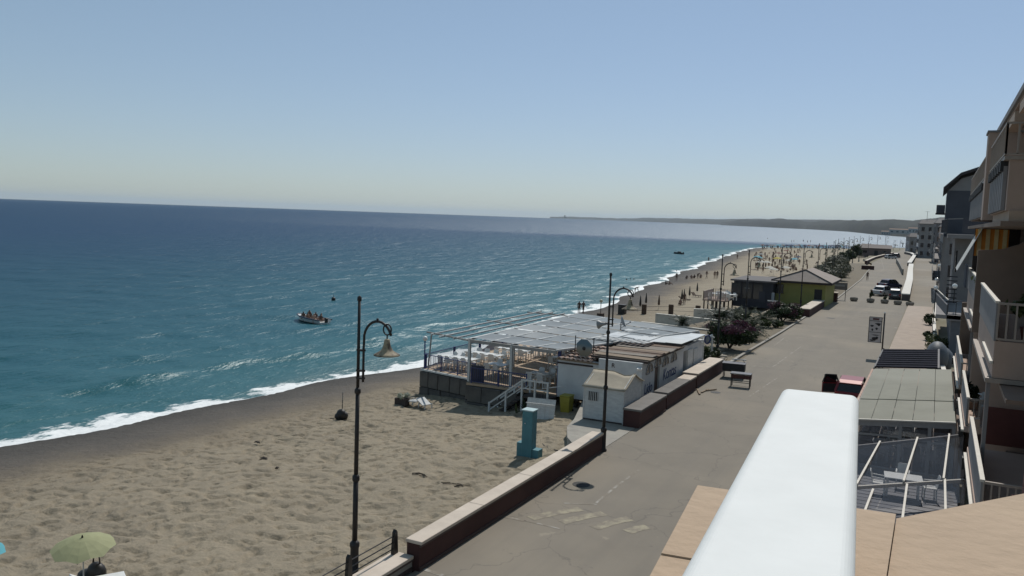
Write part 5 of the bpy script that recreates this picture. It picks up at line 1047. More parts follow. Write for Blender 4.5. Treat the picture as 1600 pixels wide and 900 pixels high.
# ================================================================== PEOPLE
HAIR = mat('dark_hair', (.02, .015, .012), rough=.7)
SKINS = [mat('skin_tan', (.22, .125, .085), rough=.6), mat('skin_brown', (.11, .06, .042), rough=.6), mat('skin_light', (.42, .27, .2), rough=.6)]
SUITS = [mat('suit_' + n, c, rough=.8) for n, c in (('navy', (.02, .03, .08)), ('red', (.35, .03, .03)), ('black', (.015, .015, .016)), ('white', (.6, .6, .58)), ('teal', (.03, .22, .24)), ('orange', (.5, .16, .03)))]
def skel(pose):
    J = {'pel': (0, 0, .95), 'spi': (0, .0, 1.15), 'che': (0, .0, 1.36), 'nek': (0, .0, 1.5), 'hea': (0, -.02, 1.62), 'top': (0, -.01, 1.71)}
    for s_, q in ((-1, 'l'), (1, 'r')):
        J.update({q + 'hip': (s_ * .1, 0, .9), q + 'kne': (s_ * .11, -.01, .5), q + 'ank': (s_ * .11, .02, .09), q + 'toe': (s_ * .12, -.15, .03), q + 'sho': (s_ * .18, 0, 1.42), q + 'elb': (s_ * .25, .03, 1.14), q + 'wri': (s_ * .27, -.04, .89), q + 'han': (s_ * .27, -.07, .78)})
    J = {k: Vector(v) for k, v in J.items()}
    if pose == 'walk':
        J['lkne'] = Vector((-.1, -.14, .52)); J['lank'] = Vector((-.1, -.22, .12)); J['ltoe'] = Vector((-.1, -.38, .06)); J['rkne'] = Vector((.1, .06, .5)); J['rank'] = Vector((.1, .28, .14)); J['rtoe'] = Vector((.1, .16, .03))
        J['lelb'] = Vector((-.24, .14, 1.16)); J['lwri'] = Vector((-.25, .16, .92)); J['lhan'] = Vector((-.25, .13, .82)); J['relb'] = Vector((.24, -.06, 1.14)); J['rwri'] = Vector((.24, -.24, .98)); J['rhan'] = Vector((.23, -.32, .92))
    if pose == 'sit':
        for k in ('pel', 'spi', 'che', 'nek', 'hea', 'top', 'lsho', 'rsho', 'lelb', 'relb'): J[k] = J[k] + Vector((0, .02, -.82))
        for s_, q in ((-1, 'l'), (1, 'r')): J[q + 'hip'] = Vector((s_ * .1, -.02, .1)); J[q + 'kne'] = Vector((s_ * .15, -.36, .42)); J[q + 'ank'] = Vector((s_ * .14, -.6, .08)); J[q + 'toe'] = Vector((s_ * .14, -.76, .04)); J[q + 'wri'] = Vector((s_ * .2, -.2, .42)); J[q + 'han'] = Vector((s_ * .16, -.3, .42))
    if pose == 'bench':
        for k in ('pel', 'spi', 'che', 'nek', 'hea', 'top', 'lsho', 'rsho', 'lelb', 'relb'): J[k] = J[k] + Vector((0, 0, -.5))
        for s_, q in ((-1, 'l'), (1, 'r')): J[q + 'hip'] = Vector((s_ * .1, -.02, .42)); J[q + 'kne'] = Vector((s_ * .12, -.42, .44)); J[q + 'ank'] = Vector((s_ * .12, -.42, .08)); J[q + 'toe'] = Vector((s_ * .12, -.58, .03)); J[q + 'wri'] = Vector((s_ * .18, -.26, .5)); J[q + 'han'] = Vector((s_ * .15, -.35, .5))
    if pose == 'bend':
        for k in ('spi', 'che', 'nek', 'hea', 'top', 'lsho', 'rsho'):
            v = J[k] - J['pel']; a = R(70); J[k] = J['pel'] + Vector((v.x, -v.z * math.sin(a), v.z * math.cos(a)))
        for s_, q in ((-1, 'l'), (1, 'r')): J[q + 'elb'] = J[q + 'sho'] + Vector((0, -.02, -.28)); J[q + 'wri'] = J[q + 'elb'] + Vector((0, -.06, -.24)); J[q + 'han'] = J[q + 'wri'] + Vector((0, -.03, -.1))
    if pose == 'lie':
        for k in J: v = J[k]; J[k] = Vector((v.x, -(v.z - .9), .13 - v.y * .4))
        for s_, q in ((-1, 'l'), (1, 'r')): J[q + 'toe'] = J[q + 'ank'] + Vector((0, .05, .14))
    return J
RADII = {'pel': .135, 'spi': .12, 'che': .145, 'nek': .055, 'hea': .098, 'top': .07, 'hip': .1, 'kne': .062, 'ank': .042, 'toe': .038, 'sho': .062, 'elb': .042, 'wri': .032, 'han': .036}
def person_mesh(pose):
    J = skel(pose); E_ = [('pel', 'spi'), ('spi', 'che'), ('che', 'nek'), ('nek', 'hea'), ('hea', 'top')]
    for q in 'lr': E_ += [('pel', q + 'hip'), (q + 'hip', q + 'kne'), (q + 'kne', q + 'ank'), (q + 'ank', q + 'toe'), ('che', q + 'sho'), (q + 'sho', q + 'elb'), (q + 'elb', q + 'wri'), (q + 'wri', q + 'han')]
    ks = list(J); ix = {k: i for i, k in enumerate(ks)}; me = bpy.data.meshes.new('tmp'); me.from_pydata([J[k] for k in ks], [(ix[a], ix[b]) for a, b in E_], [])
    o = bpy.data.objects.new('tmp', me); COL.objects.link(o); sk = o.modifiers.new('s', 'SKIN'); sk.use_smooth_shade = True
    for k in ks:
        v = me.skin_vertices[0].data[ix[k]]; r_ = RADII.get(k, RADII.get(k[1:])); v.radius = (r_, r_); v.use_root = (k == 'pel')
    sb = o.modifiers.new('sub', 'SUBSURF'); sb.levels = 1
    dg = bpy.context.evaluated_depsgraph_get(); m2 = bpy.data.meshes.new_from_object(o.evaluated_get(dg)); bpy.data.objects.remove(o)
    seg = [(J[a], J[b], a, b) for a, b in E_]
    mi = []
    for p in m2.polygons:
        c = p.center; best = None
        for a, b, na, nb in seg:
            ab = b - a; t = max(0, min(1, (c - a).dot(ab) / max(1e-9, ab.length_squared))); d = (c - (a + ab * t)).length
            if best is None or d < best[0]: best = (d, na, nb, t)
        _, na, nb, t = best; i = 0
        if (na == 'pel' and (nb[1:] == 'hip' or (nb == 'spi' and t < .35))) or (na[1:] == 'hip' and t < .45): i = 1
        if na in ('hea',) or (na == 'nek' and t > .55):
            face = (c - J['hea']); fdir = Vector((0, -1, 0)) if pose != 'lie' else Vector((0, 0, 1))
            if face.dot(fdir) < .02 or nb == 'top' and (t > .45): i = 2
        mi.append(i)
    m2.polygons.foreach_set('material_index', mi); return m2
PM = {k: person_mesh(k) for k in ('stand', 'walk', 'sit', 'bench', 'bend', 'lie')}
PV = {}
def person(label, pose, loc_, rz, sk=0, su=0, group=None, scale=1.0):
    key = (pose, sk, su)
    if key not in PV:
        m = PM[pose].copy(); m.materials.clear(); m.materials.append(SKINS[sk]); m.materials.append(SUITS[su]); m.materials.append(HAIR); PV[key] = m
    o = link('person', PV[key], None, loc_, rz); o.scale = (scale,) * 3; return tag(o, label, 'person', group)
rng = random.Random(12)
PEO = [(904.5, 491, 'stand', 1, 2, 40, 'left of two dark figures standing together at the waterline'), (911, 491, 'walk', 1, 0, 60, 'right of two dark figures standing together at the waterline'), (992, 459, 'bend', 1, 2, 100, 'lone person bending over at the wet sand'),
       (1040, 445, 'sit', 1, 1, 120, 'person seated at the waterline, left of a pair'), (1046, 445, 'sit', 0, 2, 100, 'person seated at the waterline, right of a pair'), (1057, 439, 'stand', 1, 2, 30, 'person standing in the foam right of the seated pair'), (1073, 436, 'sit', 1, 2, 0, 'seated figure left of the waterline group'),
       (1080, 435.5, 'sit', 0, 0, 30, 'first seated figure of the waterline group'), (1085, 435, 'sit', 1, 1, -30, 'second seated figure of the waterline group'), (1090, 435, 'bend', 1, 2, 60, 'crouching figure in the waterline group'), (1095, 434.5, 'sit', 0, 4, 0, 'last seated figure of the waterline group'),
       (1104, 435, 'walk', 1, 0, 70, 'person walking right of the waterline group'), (1116.5, 435.5, 'stand', 0, 0, 20, 'left of two people standing on the sand left of the bar lamp'), (1120.5, 435.5, 'stand', 1, 2, 10, 'right of two people standing on the sand left of the bar lamp'),
       (1355, 438, 'walk', 1, 4, 0, 'person walking on the road edge beyond the parked cars'), (1107, 409.5, 'stand', 1, 2, 0, 'bather standing in the shallows far up the beach'), (1069, 476, 'stand', 1, 1, 40, 'person standing beside the folded parasols on the sand'), (1063, 477, 'sit', 0, 2, 0, 'person sitting by the folded parasols on the sand')]
for px, py, pose, sk, su, rz, l in PEO:
    if px == 1355: q = G(px, py, 0.0)
    elif px == 1107: q = G(px, py, -2.9)
    else: q = sandp(px, py)
    person(l, pose, (q[0], q[1], q[2] + .02), R(rz), sk, su)
for i, (px, py) in enumerate([(979, 437.5), (985, 437), (990.5, 437), (1057, 424)]):
    q = G(px, py, SEA); person(['leftmost bather up to the neck in the sea', 'middle bather of three in the sea', 'right bather of three in the sea', 'bather far out near the small boat side'][i], 'stand', (q[0], q[1], SEA - 1.35), R(90 * i), 1, 2)
# far crowd
CR = [(1190, 399), (1195, 401), (1212, 397), (1208, 400), (1217, 399.5), (1222, 402), (1230, 408), (1232.5, 410), (1228, 414), (1224, 413), (1241.5, 406), (1244, 403), (1247, 406), (1233, 417), (1249, 414), (1238.5, 421), (1241.5, 422), (1214.5, 424), (1184.5, 423), (1192, 427), (1235, 400), (1250, 395.5), (1246, 394.5), (1241, 397), (1253, 391), (1220, 390), (1204, 388), (1216, 388.5), (1266, 386.5), (1275, 388), (1290, 389), (1297, 390), (1170, 401), (1152, 405), (1226, 405), (1219, 409), (1209, 409), (1199, 405), (1192, 391), (1256, 401), (1202, 410), (1178, 408), (1206, 421), (1196, 420)]
CR += [(rng.uniform(1178, 1262), rng.uniform(392, 425)) for _ in range(40)]
for i, (px, py) in enumerate(CR):
    q = sandp(px, py); person('tiny beachgoer standing among the parasols on the far sand', rng.choice(['stand', 'walk', 'stand']), (q[0], q[1], q[2] + .02), rng.random() * 6.28, rng.choice([0, 1, 1]), rng.choice([0, 0, 2, 2, 1, 4]), 'standing crowd on the far beach')
for i in range(60):
    px = rng.uniform(1176, 1262); py = rng.uniform(391, 426); q = sandp(px, py); person('tiny beachgoer sitting or lying on the far sand', rng.choice(['sit', 'lie']), (q[0], q[1], q[2] + .02), rng.random() * 6.28, rng.choice([0, 1, 2]), rng.randrange(6), 'resting crowd on the far beach')
for i in range(80):
    px = rng.uniform(1190, 1335); py = 386.2 + (px - 1190) * .012 + rng.uniform(-.4, 2.2); q = sandp(px, py); person('speck-sized beachgoer along the farthest strip of sand', rng.choice(['stand', 'walk', 'sit']), (q[0], q[1], q[2] + .02), rng.random() * 6.28, 1, rng.randrange(6), 'crowd on the farthest strip of beach')

# ================================================================== PARASOLS
def canopy_mesh(r, h, n=8, scal=.05):
    mb = MB(); V_ = [(0, 0, h)]; rings = 4
    for k in range(1, rings + 1):
        t = k / rings
        for j in range(n * 2):
            a = math.pi * j / n; rr = r * t * (1.0 if j % 2 == 0 else .965 - .03 * t); V_.append((rr * math.cos(a), rr * math.sin(a), h * (1 - t ** 1.7) - (.0 if j % 2 else .0) + (scal * t * t if j % 2 else 0)))
    m = 2 * n; fs = [(0, 1 + j, 1 + (j + 1) % m) for j in range(m)]
    for k in range(rings - 1): fs += [(1 + k * m + j, 1 + (k + 1) * m + j, 1 + (k + 1) * m + (j + 1) % m, 1 + k * m + (j + 1) % m) for j in range(m)]
    mb.add(V_, fs, 0, False); return mb
def cloth(name, c):
    if name in MC: return MC[name]
    m = mat(name, c, tuple(v * .9 for v in c), scale=3, rough=.8); t = m.node_tree; b = t.nodes['Principled BSDF']; tr = t.nodes.new('ShaderNodeBsdfTranslucent'); mx = t.nodes.new('ShaderNodeMixShader'); mx.inputs[0].default_value = .3
    src = b.inputs['Base Color'].links[0].from_socket; t.links.new(src, tr.inputs[0]); t.links.new(b.outputs[0], mx.inputs[1]); t.links.new(tr.outputs[0], mx.inputs[2]); t.links.new(mx.outputs[0], t.nodes['Material Output'].inputs[0]); return m
def parasol(label, p, m, r=1.0, tilt=(0, 0), hgt=2.0, group=None, ribs=False):
    t = thing('beach_parasol', label, 'parasol', p, 0, group); c = canopy_mesh(r, r * .38).build('canopy', m, t, (0, 0, hgt - r * .38)); c.rotation_euler = (R(tilt[0]), R(tilt[1]), 0)
    MB().cyl((0, 0, -.1), (0, 0, hgt - .05), .02, n=6).build('pole', WOODW, t)
    MB().lathe([(.03, 0), (.02, .05), (.0, .09)], n=8).build('finial', BLK, c, (0, 0, r * .38))
    if ribs:
        for j in range(8): a = math.pi * j / 4; MB().tube([(0, 0, r * .38 - .03), (r * .5 * math.cos(a), r * .5 * math.sin(a), r * .38 * (1 - .5 ** 1.7) - .02), (r * math.cos(a), r * math.sin(a), -.015)], .009, 4).build('rib', STEEL, c)
    return t
gp_ = G(130, 855, .45); zs = float(sand_z(np.array(gp_[0]), np.array(gp_[1])))
parasol('pale green beach parasol on the near sand at lower left', (gp_[0], gp_[1], zs), cloth('pale_green_cloth', (.40, .41, .235)), .84, (7, 4), .75 - zs, None, True)
q = sandp(152, 924); t = thing('beach_lounger', 'white beach lounger half under the green parasol', 'lounger', (q[0] + .1, q[1] + .2, q[2]), R(-30)); MB().box((0, 0, .32), (.5, 1.0, .04)).build('bed', PLAS, t); MB().box((0, -.7, .42), (.5, .45, .04), rot=(R(-30), 0, 0)).build('backrest', PLAS, t)
for sx in (-.22, .22):
    for sy in (-.42, .42): MB().bar((sx, sy, 0), (sx, sy, .31), .035).build('leg', WOODW, t)
t = thing('beach_bag', 'black bag resting in the shade under the green parasol', 'bag', (q[0] - .5, q[1] + .35, q[2]), R(10)); mb = MB(); mb.sphere((0, 0, .3), (.3, .22, .32), 10, 7); mb.sphere((-.25, -.05, .18), (.35, .24, .2), 10, 6); mb.build('body', BLK, t); MB().tube([(-.12, 0, .55), (-.1, 0, .78), (.1, 0, .78), (.12, 0, .55)], .025, 6).build('strap', BLK, t)
gb = G(-34, 858, .4); zs = float(sand_z(np.array(gb[0]), np.array(gb[1]))); parasol('blue and white parasol tip cut by the left picture edge', (gb[0] - .25, gb[1], zs), cloth('sky_blue_cloth', (.12, .45, .55)), .8, (0, 6), .55 - zs)
cols = {'w': cloth('white_cloth', (.62, .6, .55)), 'b': cloth('light_blue_cloth', (.15, .42, .52)), 'y': cloth('yellow_cloth', (.6, .5, .12)), 'n': cloth('navy_cloth', (.04, .06, .12)), 'r': cloth('rust_cloth', (.22, .1, .08)), 'g': cloth('grey_cloth', (.3, .3, .3))}
PA = [(1184, 409, 'b', 1.7, 'wide light blue parasol at the left of the beach crowd'), (1201.5, 395, 'w', 1.1, 'white parasol far left in the beach crowd'), (1188, 418, 'w', 1.4, 'white parasol below the wide light blue one'), (1198, 419, 'w', 1.3, 'white parasol right of the low white one'), (1214, 411.5, 'y', 1.3, 'yellow parasol in the middle of the crowd'),
      (1240.5, 413, 'b', 1.2, 'light blue parasol right of the yellow one'), (1203, 429, 'w', 1.4, 'white parasol just above the dark bar roof'), (1227, 429, 'w', 1.3, 'cream parasol above the green bar gable'), (1208, 432, 'w', 1.2, 'lowest white parasol behind the dark bar'), (1228, 397.5, 'r', 1.2, 'rust parasol up the beach'), (1217, 402.5, 'r', 1.2, 'rust parasol above the yellow one'), (1247, 409.5, 'n', 1.2, 'dark parasol beside the light blue one'), (1188, 404, 'g', 1.3, 'grey parasol behind the wide light blue one'), (1232, 416, 'w', 1.0, 'small white parasol mid crowd')]
for px, py, c, r_, l in PA: q = sandp(px, py); parasol(l, q, cols[c], r_, (rng.uniform(-6, 6), rng.uniform(-6, 6)), 1.95)
for i in range(26):
    px = 1193 + i * 5.4 + rng.uniform(-2, 2); q = sandp(px, 387.6 + (px - 1190) * .012 + rng.uniform(-.3, .8)); parasol('dark speck of a parasol in the farthest row by the water', q, cols[rng.choice('nnnrgb')], 1.5, (rng.uniform(-8, 8), 0), 2.1, 'farthest row of parasols')
def closed(label, p, m, h=2.0, r=.16):
    t = thing('closed_parasol', label, 'parasol', p); MB().cyl((0, 0, 0), (0, 0, h), .022, n=6).build('pole', WOODW, t); MB().lathe([(.03, h * .3), (r, h * .36), (r * .9, h * .6), (.04, h), (.0, h + .05)], n=8).build('folded_canopy', m, t)
for px, py, l in [(1000, 485.5, 'folded dark parasol left of the first brown fence post'), (1009, 480.5, 'folded dark parasol behind the first brown fence post'), (1029, 484, 'thin folded parasol between two fence posts'), (1065, 474, 'left folded parasol of a pair on the sand'), (1068.5, 473, 'right folded parasol of a pair on the sand'), (1077, 468, 'folded parasol alone right of the pair'), (1089, 461, 'folded parasol farther up the sand')]: closed(l, sandp(px, py), BLK if py != 484 else PBR)
for i, (px, py, l) in enumerate([(1276, 412.5, 'lounger-shaped stand-in for a dark blob on bare sand, upper of two'), (1275, 421.5, 'lounger-shaped stand-in for a dark blob on bare sand, lower of two'), (1089, 464, 'dark lounger under the farther folded parasol'), (1071, 470, 'brown lounger beside the folded pair')]):  # first two are lounger-shaped stand-ins added for dark blobs of unclear kind
    q = sandp(px, py); t = thing('lounger_or_blob', l, 'lounger', q, R(30 * i)); MB().box((0, 0, .25), (.6, 1.5, .08)).build('bed', PBR, t); MB().box((0, .8, .45), (.6, .6, .08), rot=(R(40), 0, 0)).build('backrest', PBR, t)
    for sx in (-.25, .25):
        for sy in (-.6, .6): MB().bar((sx, sy, 0), (sx, sy, .22), .05).build('leg', PBR, t)

# ================================================================== BOATS
def hull(mb, L, W_, Hh, n=14):
    rows = []
    for i in range(n + 1):
        u = i / n; y = L * (u - .5); wv = W_ / 2 * (1 - max(0, (u - .45) / .55) ** 2.2) * (1 - .12 * (1 - u)); top = Hh * (1 + .35 * max(0, u - .5) ** 1.5 * 2)
        rows.append([(-wv * .05, y, -.12), (-wv * .75, y, 0), (-wv, y, top), (-wv * .86, y, top + .02), (-wv * .8, y, .18), (wv * .8, y, .18), (wv * .86, y, top + .02), (wv, y, top), (wv * .75, y, 0), (wv * .05, y, -.12)])
    k = 10; vs = [p for r_ in rows for p in r_]; fs = [(i * k + j, i * k + (j + 1) % k, (i + 1) * k + (j + 1) % k, (i + 1) * k + j) for i in range(n) for j in range(k)] + [tuple(range(k - 1, -1, -1)), tuple(n * k + j for j in range(k))]
    return mb.add(vs, fs, 0, False)
BA = R(74); bp_ = G(487, 502, SEA); boat = thing('motor_boat', 'white boat crowded with people passing close to the beach', 'boat', (bp_[0], bp_[1], SEA), BA); BH = mat('boat_white', (.68, .68, .66), rough=.4)
hull(MB(), 5.2, 1.9, .42).build('hull', BH, boat); MB().tube([(-.84, -2.65, .43), (-.93, -.5, .44), (-.8, 1.3, .5), (-.35, 2.4, .56), (0, 2.7, .6), (.35, 2.4, .56), (.8, 1.3, .5), (.93, -.5, .44), (.84, -2.65, .43)], .07, 6).build('gunwale', mat('navy_trim', (.03, .05, .1), rough=.5), boat)
for y in (-1.4, -.3, .8): MB().box((0, y, .3), (1.6, .3, .06)).build('thwart', mat('orange_deck', (.25, .09, .04), rough=.7), boat)
MB().plate([(-.7, 1.6, .47), (.7, 1.6, .47), (.25, 2.5, .54), (-.25, 2.5, .54)], (0, 0, .04)).build('foredeck', BH, boat); MB().box((0, -2.8, .42), (.36, .32, .55), bev=.08).build('outboard_motor', BLK, boat)
a = BA
for i, (x, y, pose, sk, su, l) in enumerate([(-.45, 1.0, 'bench', 1, 2, 'boat passenger in dark at the bow on the left'), (.4, .95, 'bench', 0, 0, 'boat passenger at the bow on the right'), (-.5, .0, 'bench', 0, 3, 'boat passenger in white amidships'), (.45, -.1, 'bench', 1, 1, 'boat passenger in red amidships'), (-.1, .35, 'stand', 1, 2, 'tall dark passenger standing in the boat'), (-.45, -1.1, 'bench', 2, 5, 'boat passenger in orange toward the stern'), (.45, -1.2, 'bench', 0, 5, 'sunlit boat passenger toward the stern'), (0, -1.75, 'bench', 1, 2, 'helmsman sitting by the outboard motor')]):
    person(l, pose, (bp_[0] + x * math.cos(a) - y * math.sin(a), bp_[1] + x * math.sin(a) + y * math.cos(a), SEA + (-.08 if pose == 'bench' else -.3)), a + R(random.uniform(-40, 40)), sk, su, None, .92)
b2 = G(1060, 397, SEA); t = thing('small_boat', 'dark distant boat out beyond the surf', 'boat', (b2[0], b2[1], SEA), R(70)); hull(MB(), 4.4, 1.7, .6).build('hull', mat('dark_hull', (.03, .035, .04), rough=.5), t); MB().box((0, -.4, .75), (1.0, 1.2, .6), bev=.08).build('console', mat('dark_hull', (.03, .035, .04)), t); MB().box((0, -2.3, .6), (.35, .3, .6), bev=.05).build('outboard_motor', BLK, t); MB().tube([(.6, 1.6, .5), (.6, 1.8, 1.3), (.6, 1.4, 1.5)], .03, 5).build('bow_rail', BLK, t)
t = thing('buoy', 'small dark buoy floating beyond the boat', 'buoy', (*G(521, 469, SEA)[:2], SEA)); MB().sphere((0, 0, .15), .3, 10, 8).build('float', BLK, t); MB().cyl((0, 0, .3), (0, 0, .8), .03, n=5).build('staff', BLK, t)
# ================================================================== HOUSES ON THE RIGHT
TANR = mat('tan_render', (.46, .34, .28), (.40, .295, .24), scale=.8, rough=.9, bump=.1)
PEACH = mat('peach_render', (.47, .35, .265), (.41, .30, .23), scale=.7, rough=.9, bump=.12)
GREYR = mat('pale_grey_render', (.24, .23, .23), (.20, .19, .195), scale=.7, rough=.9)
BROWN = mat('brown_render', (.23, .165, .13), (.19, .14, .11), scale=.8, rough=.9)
RAILW = mat('cream_rail', (.34, .29, .25), (.30, .25, .215), scale=3, rough=.6)
RAILB = mat('bright_rail', (.64, .60, .53), (.56, .52, .46), scale=3, rough=.6)
SLATE = mat('slate_render', (.075, .078, .095), (.06, .062, .078), scale=.6, rough=.9)
RED2 = mat('dark_red_render', (.14, .05, .042), (.11, .04, .034), scale=1.2, rough=.9)
def bars(parent, a, b, h, m, step, w_=.045, top=.07, off=Vector((0, 0, 0)), z0=.06):
    a = Vector(a) - off; b = Vector(b) - off; L = (b - a).length; n = max(1, int(round(L / step)))
    MB().bar(a + Vector((0, 0, h)), b + Vector((0, 0, h)), top, .06).build('top_rail', m, parent); MB().bar(a + Vector((0, 0, z0)), b + Vector((0, 0, z0)), .05, .05).build('bottom_rail', m, parent)
    for i in range(n + 1):
        p = a.lerp(b, i / n); MB().bar(p + Vector((0, 0, z0)), p + Vector((0, 0, h)), w_, w_).build('bar', m, parent)
def solidrail(parent, a, b, h, m, cm, off, th=.1):
    a = Vector(a) - off; b = Vector(b) - off; d = (b - a); L = d.length; ang = math.atan2(d.y, d.x); c = (a + b) / 2
    MB().box((0, 0, h / 2), (L, th, h)).build('panel', m, parent, c, ang); MB().box((0, 0, h + .03), (L + .04, th + .05, .06)).build('cap', cm, parent, c, ang)
HO = Vector((3, 30, 0))
hA = thing('apartment_house', 'tan apartment house with stacked balconies at the right picture edge', 'house', HO)
def hb(name, c, d, m, parent=hA, off=HO, **k): return MB().box(Vector(c) - off, d, **k).build(name, m, parent)
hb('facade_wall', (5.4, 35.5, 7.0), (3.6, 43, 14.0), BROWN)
# party walls
def party(y, x0, x1, z0, z1, m, th=.22): return hb('party_wall', ((x0 + x1) / 2, y, (z0 + z1) / 2), (x1 - x0, th, z1 - z0), m)
# ---- top storey balconies
for y0, y1, fin in ((27.3, 35.2, 4), (39.6, 56.5, 7)):
    hb('balcony_box', (2.62, (y0 + y1) / 2, 11.36), (2.0, y1 - y0, 1.42), TANR)
    hb('balcony_slab', (2.58, (y0 + y1) / 2, 12.12), (2.2, y1 - y0 + .12, .1), RAILW)
    n = fin * 2
    for i in range(n):
        yy = lerp(y0 + .3, y1 - .3, (i + .5) / n)
        hb('console', (1.53, yy, 11.93), (.22, (y1 - y0) / n * .42, .3), DARK); hb('fin', (1.56, yy + .1, 11.3), (.1, (y1 - y0) / n * .7, 1.25), GREYR)
    bars(hA, (1.5, y0, 12.17), (1.5, y1, 12.17), .92, RAILW, .62, .05, .07, HO); bars(hA, (1.5, y0, 12.17), (3.5, y0, 12.17), .92, RAILW, .3, .05, .07, HO)
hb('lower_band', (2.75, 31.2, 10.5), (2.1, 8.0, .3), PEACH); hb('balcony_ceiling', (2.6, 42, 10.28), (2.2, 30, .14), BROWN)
party(36.4, 1.9, 3.6, 10.3, 13.6, TANR); hb('pillar', (2.0, 38.2, 12.2), (1.1, 1.3, 3.4), TANR); hb('pillar_cap', (2.0, 38.2, 13.93), (1.2, 1.4, .08), GREYR)
# roof edge
ev = MB().plate([Vector((2.0, 16, 14.42)) - HO, Vector((2.0, 50, 14.42)) - HO, Vector((5.4, 50, 16.0)) - HO, Vector((5.4, 16, 16.0)) - HO], (0, 0, .12)).build('roof', mat('roof_tiles', (.25, .14, .10), rough=.9), hA)
MB().bar(Vector((1.96, 16, 14.36)) - HO, Vector((1.96, 50.2, 14.36)) - HO, .12, .2).build('gutter', GREYR, ev)
hb('soffit', (2.9, 33, 14.25), (1.8, 34, .1), TANR)
for yy in (27.6, 33.0): hb('sun_blind_roll', (2.05, yy, 13.75), (.35, 3.6, .3), PEACH); 
lm = MB().sphere(Vector((1.95, 26.9, 13.9)) - HO, (.14, .14, .1), 10, 6).build('ceiling_light', GLOBE, hA)
# ---- middle storey
for y0, y1 in ((25.2, 34.1), (38.0, 48.0)):
    hb('balcony_box', (2.6, (y0 + y1) / 2, 6.68), (2.2, y1 - y0, .98), TANR); hb('balcony_edge', (2.5, (y0 + y1) / 2, 6.12), (2.3, y1 - y0 + .1, .12), RAILW)
    solidrail(hA, (1.5, y0, 7.17), (1.5, y1, 7.17), 1.0, GREYR, RAILB, HO, .06)
    bars(hA, (1.53, y0, 7.17), (3.6, y0, 7.17), 1.0, RAILW, .2, .045, .08, HO)
    hb('gutter_pipe', (1.47, y0 + 2.2, 6.6), (.09, 4.4, .07), RAILB); hb('downpipe', (1.45, y0 + .2, 5.0), (.09, .09, 2.4), GREYR)
# swooping party wall
pts = [(1.36, 36.2, 6.2), (3.9, 36.2, 6.2), (3.9, 36.2, 10.3), (3.6, 36.2, 10.25), (3.2, 36.2, 10.0), (2.7, 36.2, 9.62), (2.2, 36.2, 9.42), (1.7, 36.2, 9.36), (1.36, 36.2, 9.34)]
MB().plate([Vector(p) - HO for p in pts], (0, .25, 0)).build('curved_party_wall', BROWN, hA)
hb('striped_blind', (2.18, 44.5, 9.55), (1.35, .05, 1.25), mat('orange_stripe', (.6, .22, .03), rough=.8))
for i in range(4): hb('blind_stripe', (1.68 + .34 * i, 44.46, 9.55), (.17, .04, 1.25), mat('cream_stripe', (.65, .52, .28), rough=.8))
party(48.6, 1.6, 3.8, 6.2, 10.3, mat('dark_wood_shutter', (.06, .045, .04), rough=.8))
MB().plate([Vector((1.75, 44.0, 10.2)) - HO, Vector((1.75, 47.6, 10.2)) - HO, Vector((.85, 47.6, 8.2)) - HO, Vector((.85, 44.0, 8.2)) - HO], (.04, 0, .04)).build('side_awning', mat('white_awning', (.55, .55, .53), rough=.8), hA)
for p, l in (((2.3, 25.7), 'leafy pot plant on the middle balcony corner'), ((1.9, 38.6), 'pot plant on the second middle balcony')):
    t = thing('pot_plant', l, 'plant', (p[0], p[1], 7.17)); MB().lathe([(.16, 0), (.22, .35), (.24, .38), (.18, .38)], n=12).build('pot', RED2, t); leafcloud(MB(), (0, 0, .9), (.55, .55, .38), 420, .1, random.Random(4), 7).build('leaves', LEAFG, t)
hb('washing', (2.9, 26.0, 7.75), (.6, .05, .7), mat('dark_washing', (.10, .04, .04), rough=.9)); hb('washing', (2.2, 26.1, 7.7), (.4, .04, .5), mat('pale_washing', (.4, .36, .34), rough=.9))
# ---- lower storey terraces
for y0, y1 in ((21.9, 29.3), (32.7, 39.0), (41.5, 52)):
    hb('terrace_slab', (2.4, (y0 + y1) / 2, 3.18), (2.3, y1 - y0 + .3, .2), TANR)
    solidrail(hA, (1.3, y0, 3.28), (1.3, y1, 3.28), .95, GREYR, RAILB, HO, .05)
    bars(hA, (1.33, y0, 3.28), (3.6, y0, 3.28), .95, RAILW, .16, .035, .07, HO)
    hb('rail_gutter', (1.2, (y0 + y1) / 2, 3.1), (.08, y1 - y0, .07), RAILB); hb('bracket', (1.18, y0 + .6, 2.95), (.14, .3, .35), BLK); hb('bracket', (1.18, y1 - .6, 2.95), (.14, .3, .35), BLK)
party(31.0, 1.7, 3.7, 0, 6.1, TANR); party(40.2, 1.6, 3.7, 0, 6.1, TANR); party(52.5, 1.4, 3.7, 0, 6.1, BROWN)
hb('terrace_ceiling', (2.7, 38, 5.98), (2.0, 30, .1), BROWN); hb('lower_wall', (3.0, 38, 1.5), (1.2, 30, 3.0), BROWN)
hb('side_fence', (2.3, 30.2, 3.9), (1.1, .06, 1.2), RED2); hb('red_pier', (2.35, 20.6, 3.2), (.7, .6, 6.4), RED2); hb('pier_cap', (2.2, 20.4, 4.3), (.8, .7, .12), RED2)
hb('pot', (1.5, 31.6, 3.55), (.3, .3, .5), PEACH)
dup(t2, (2.45, 35.2, 3.285), R(20), 'table on the shaded lower terrace of the tan house', 'lower terrace furniture'); 
for i in range(3): dup(ch, (2.0 + .5 * i, 34.5 + .7 * (i % 2), 3.285), R(70 * i), ['left chair on the shaded lower terrace', 'middle chair on the shaded lower terrace', 'right chair on the shaded lower terrace'][i], 'lower terrace furniture')
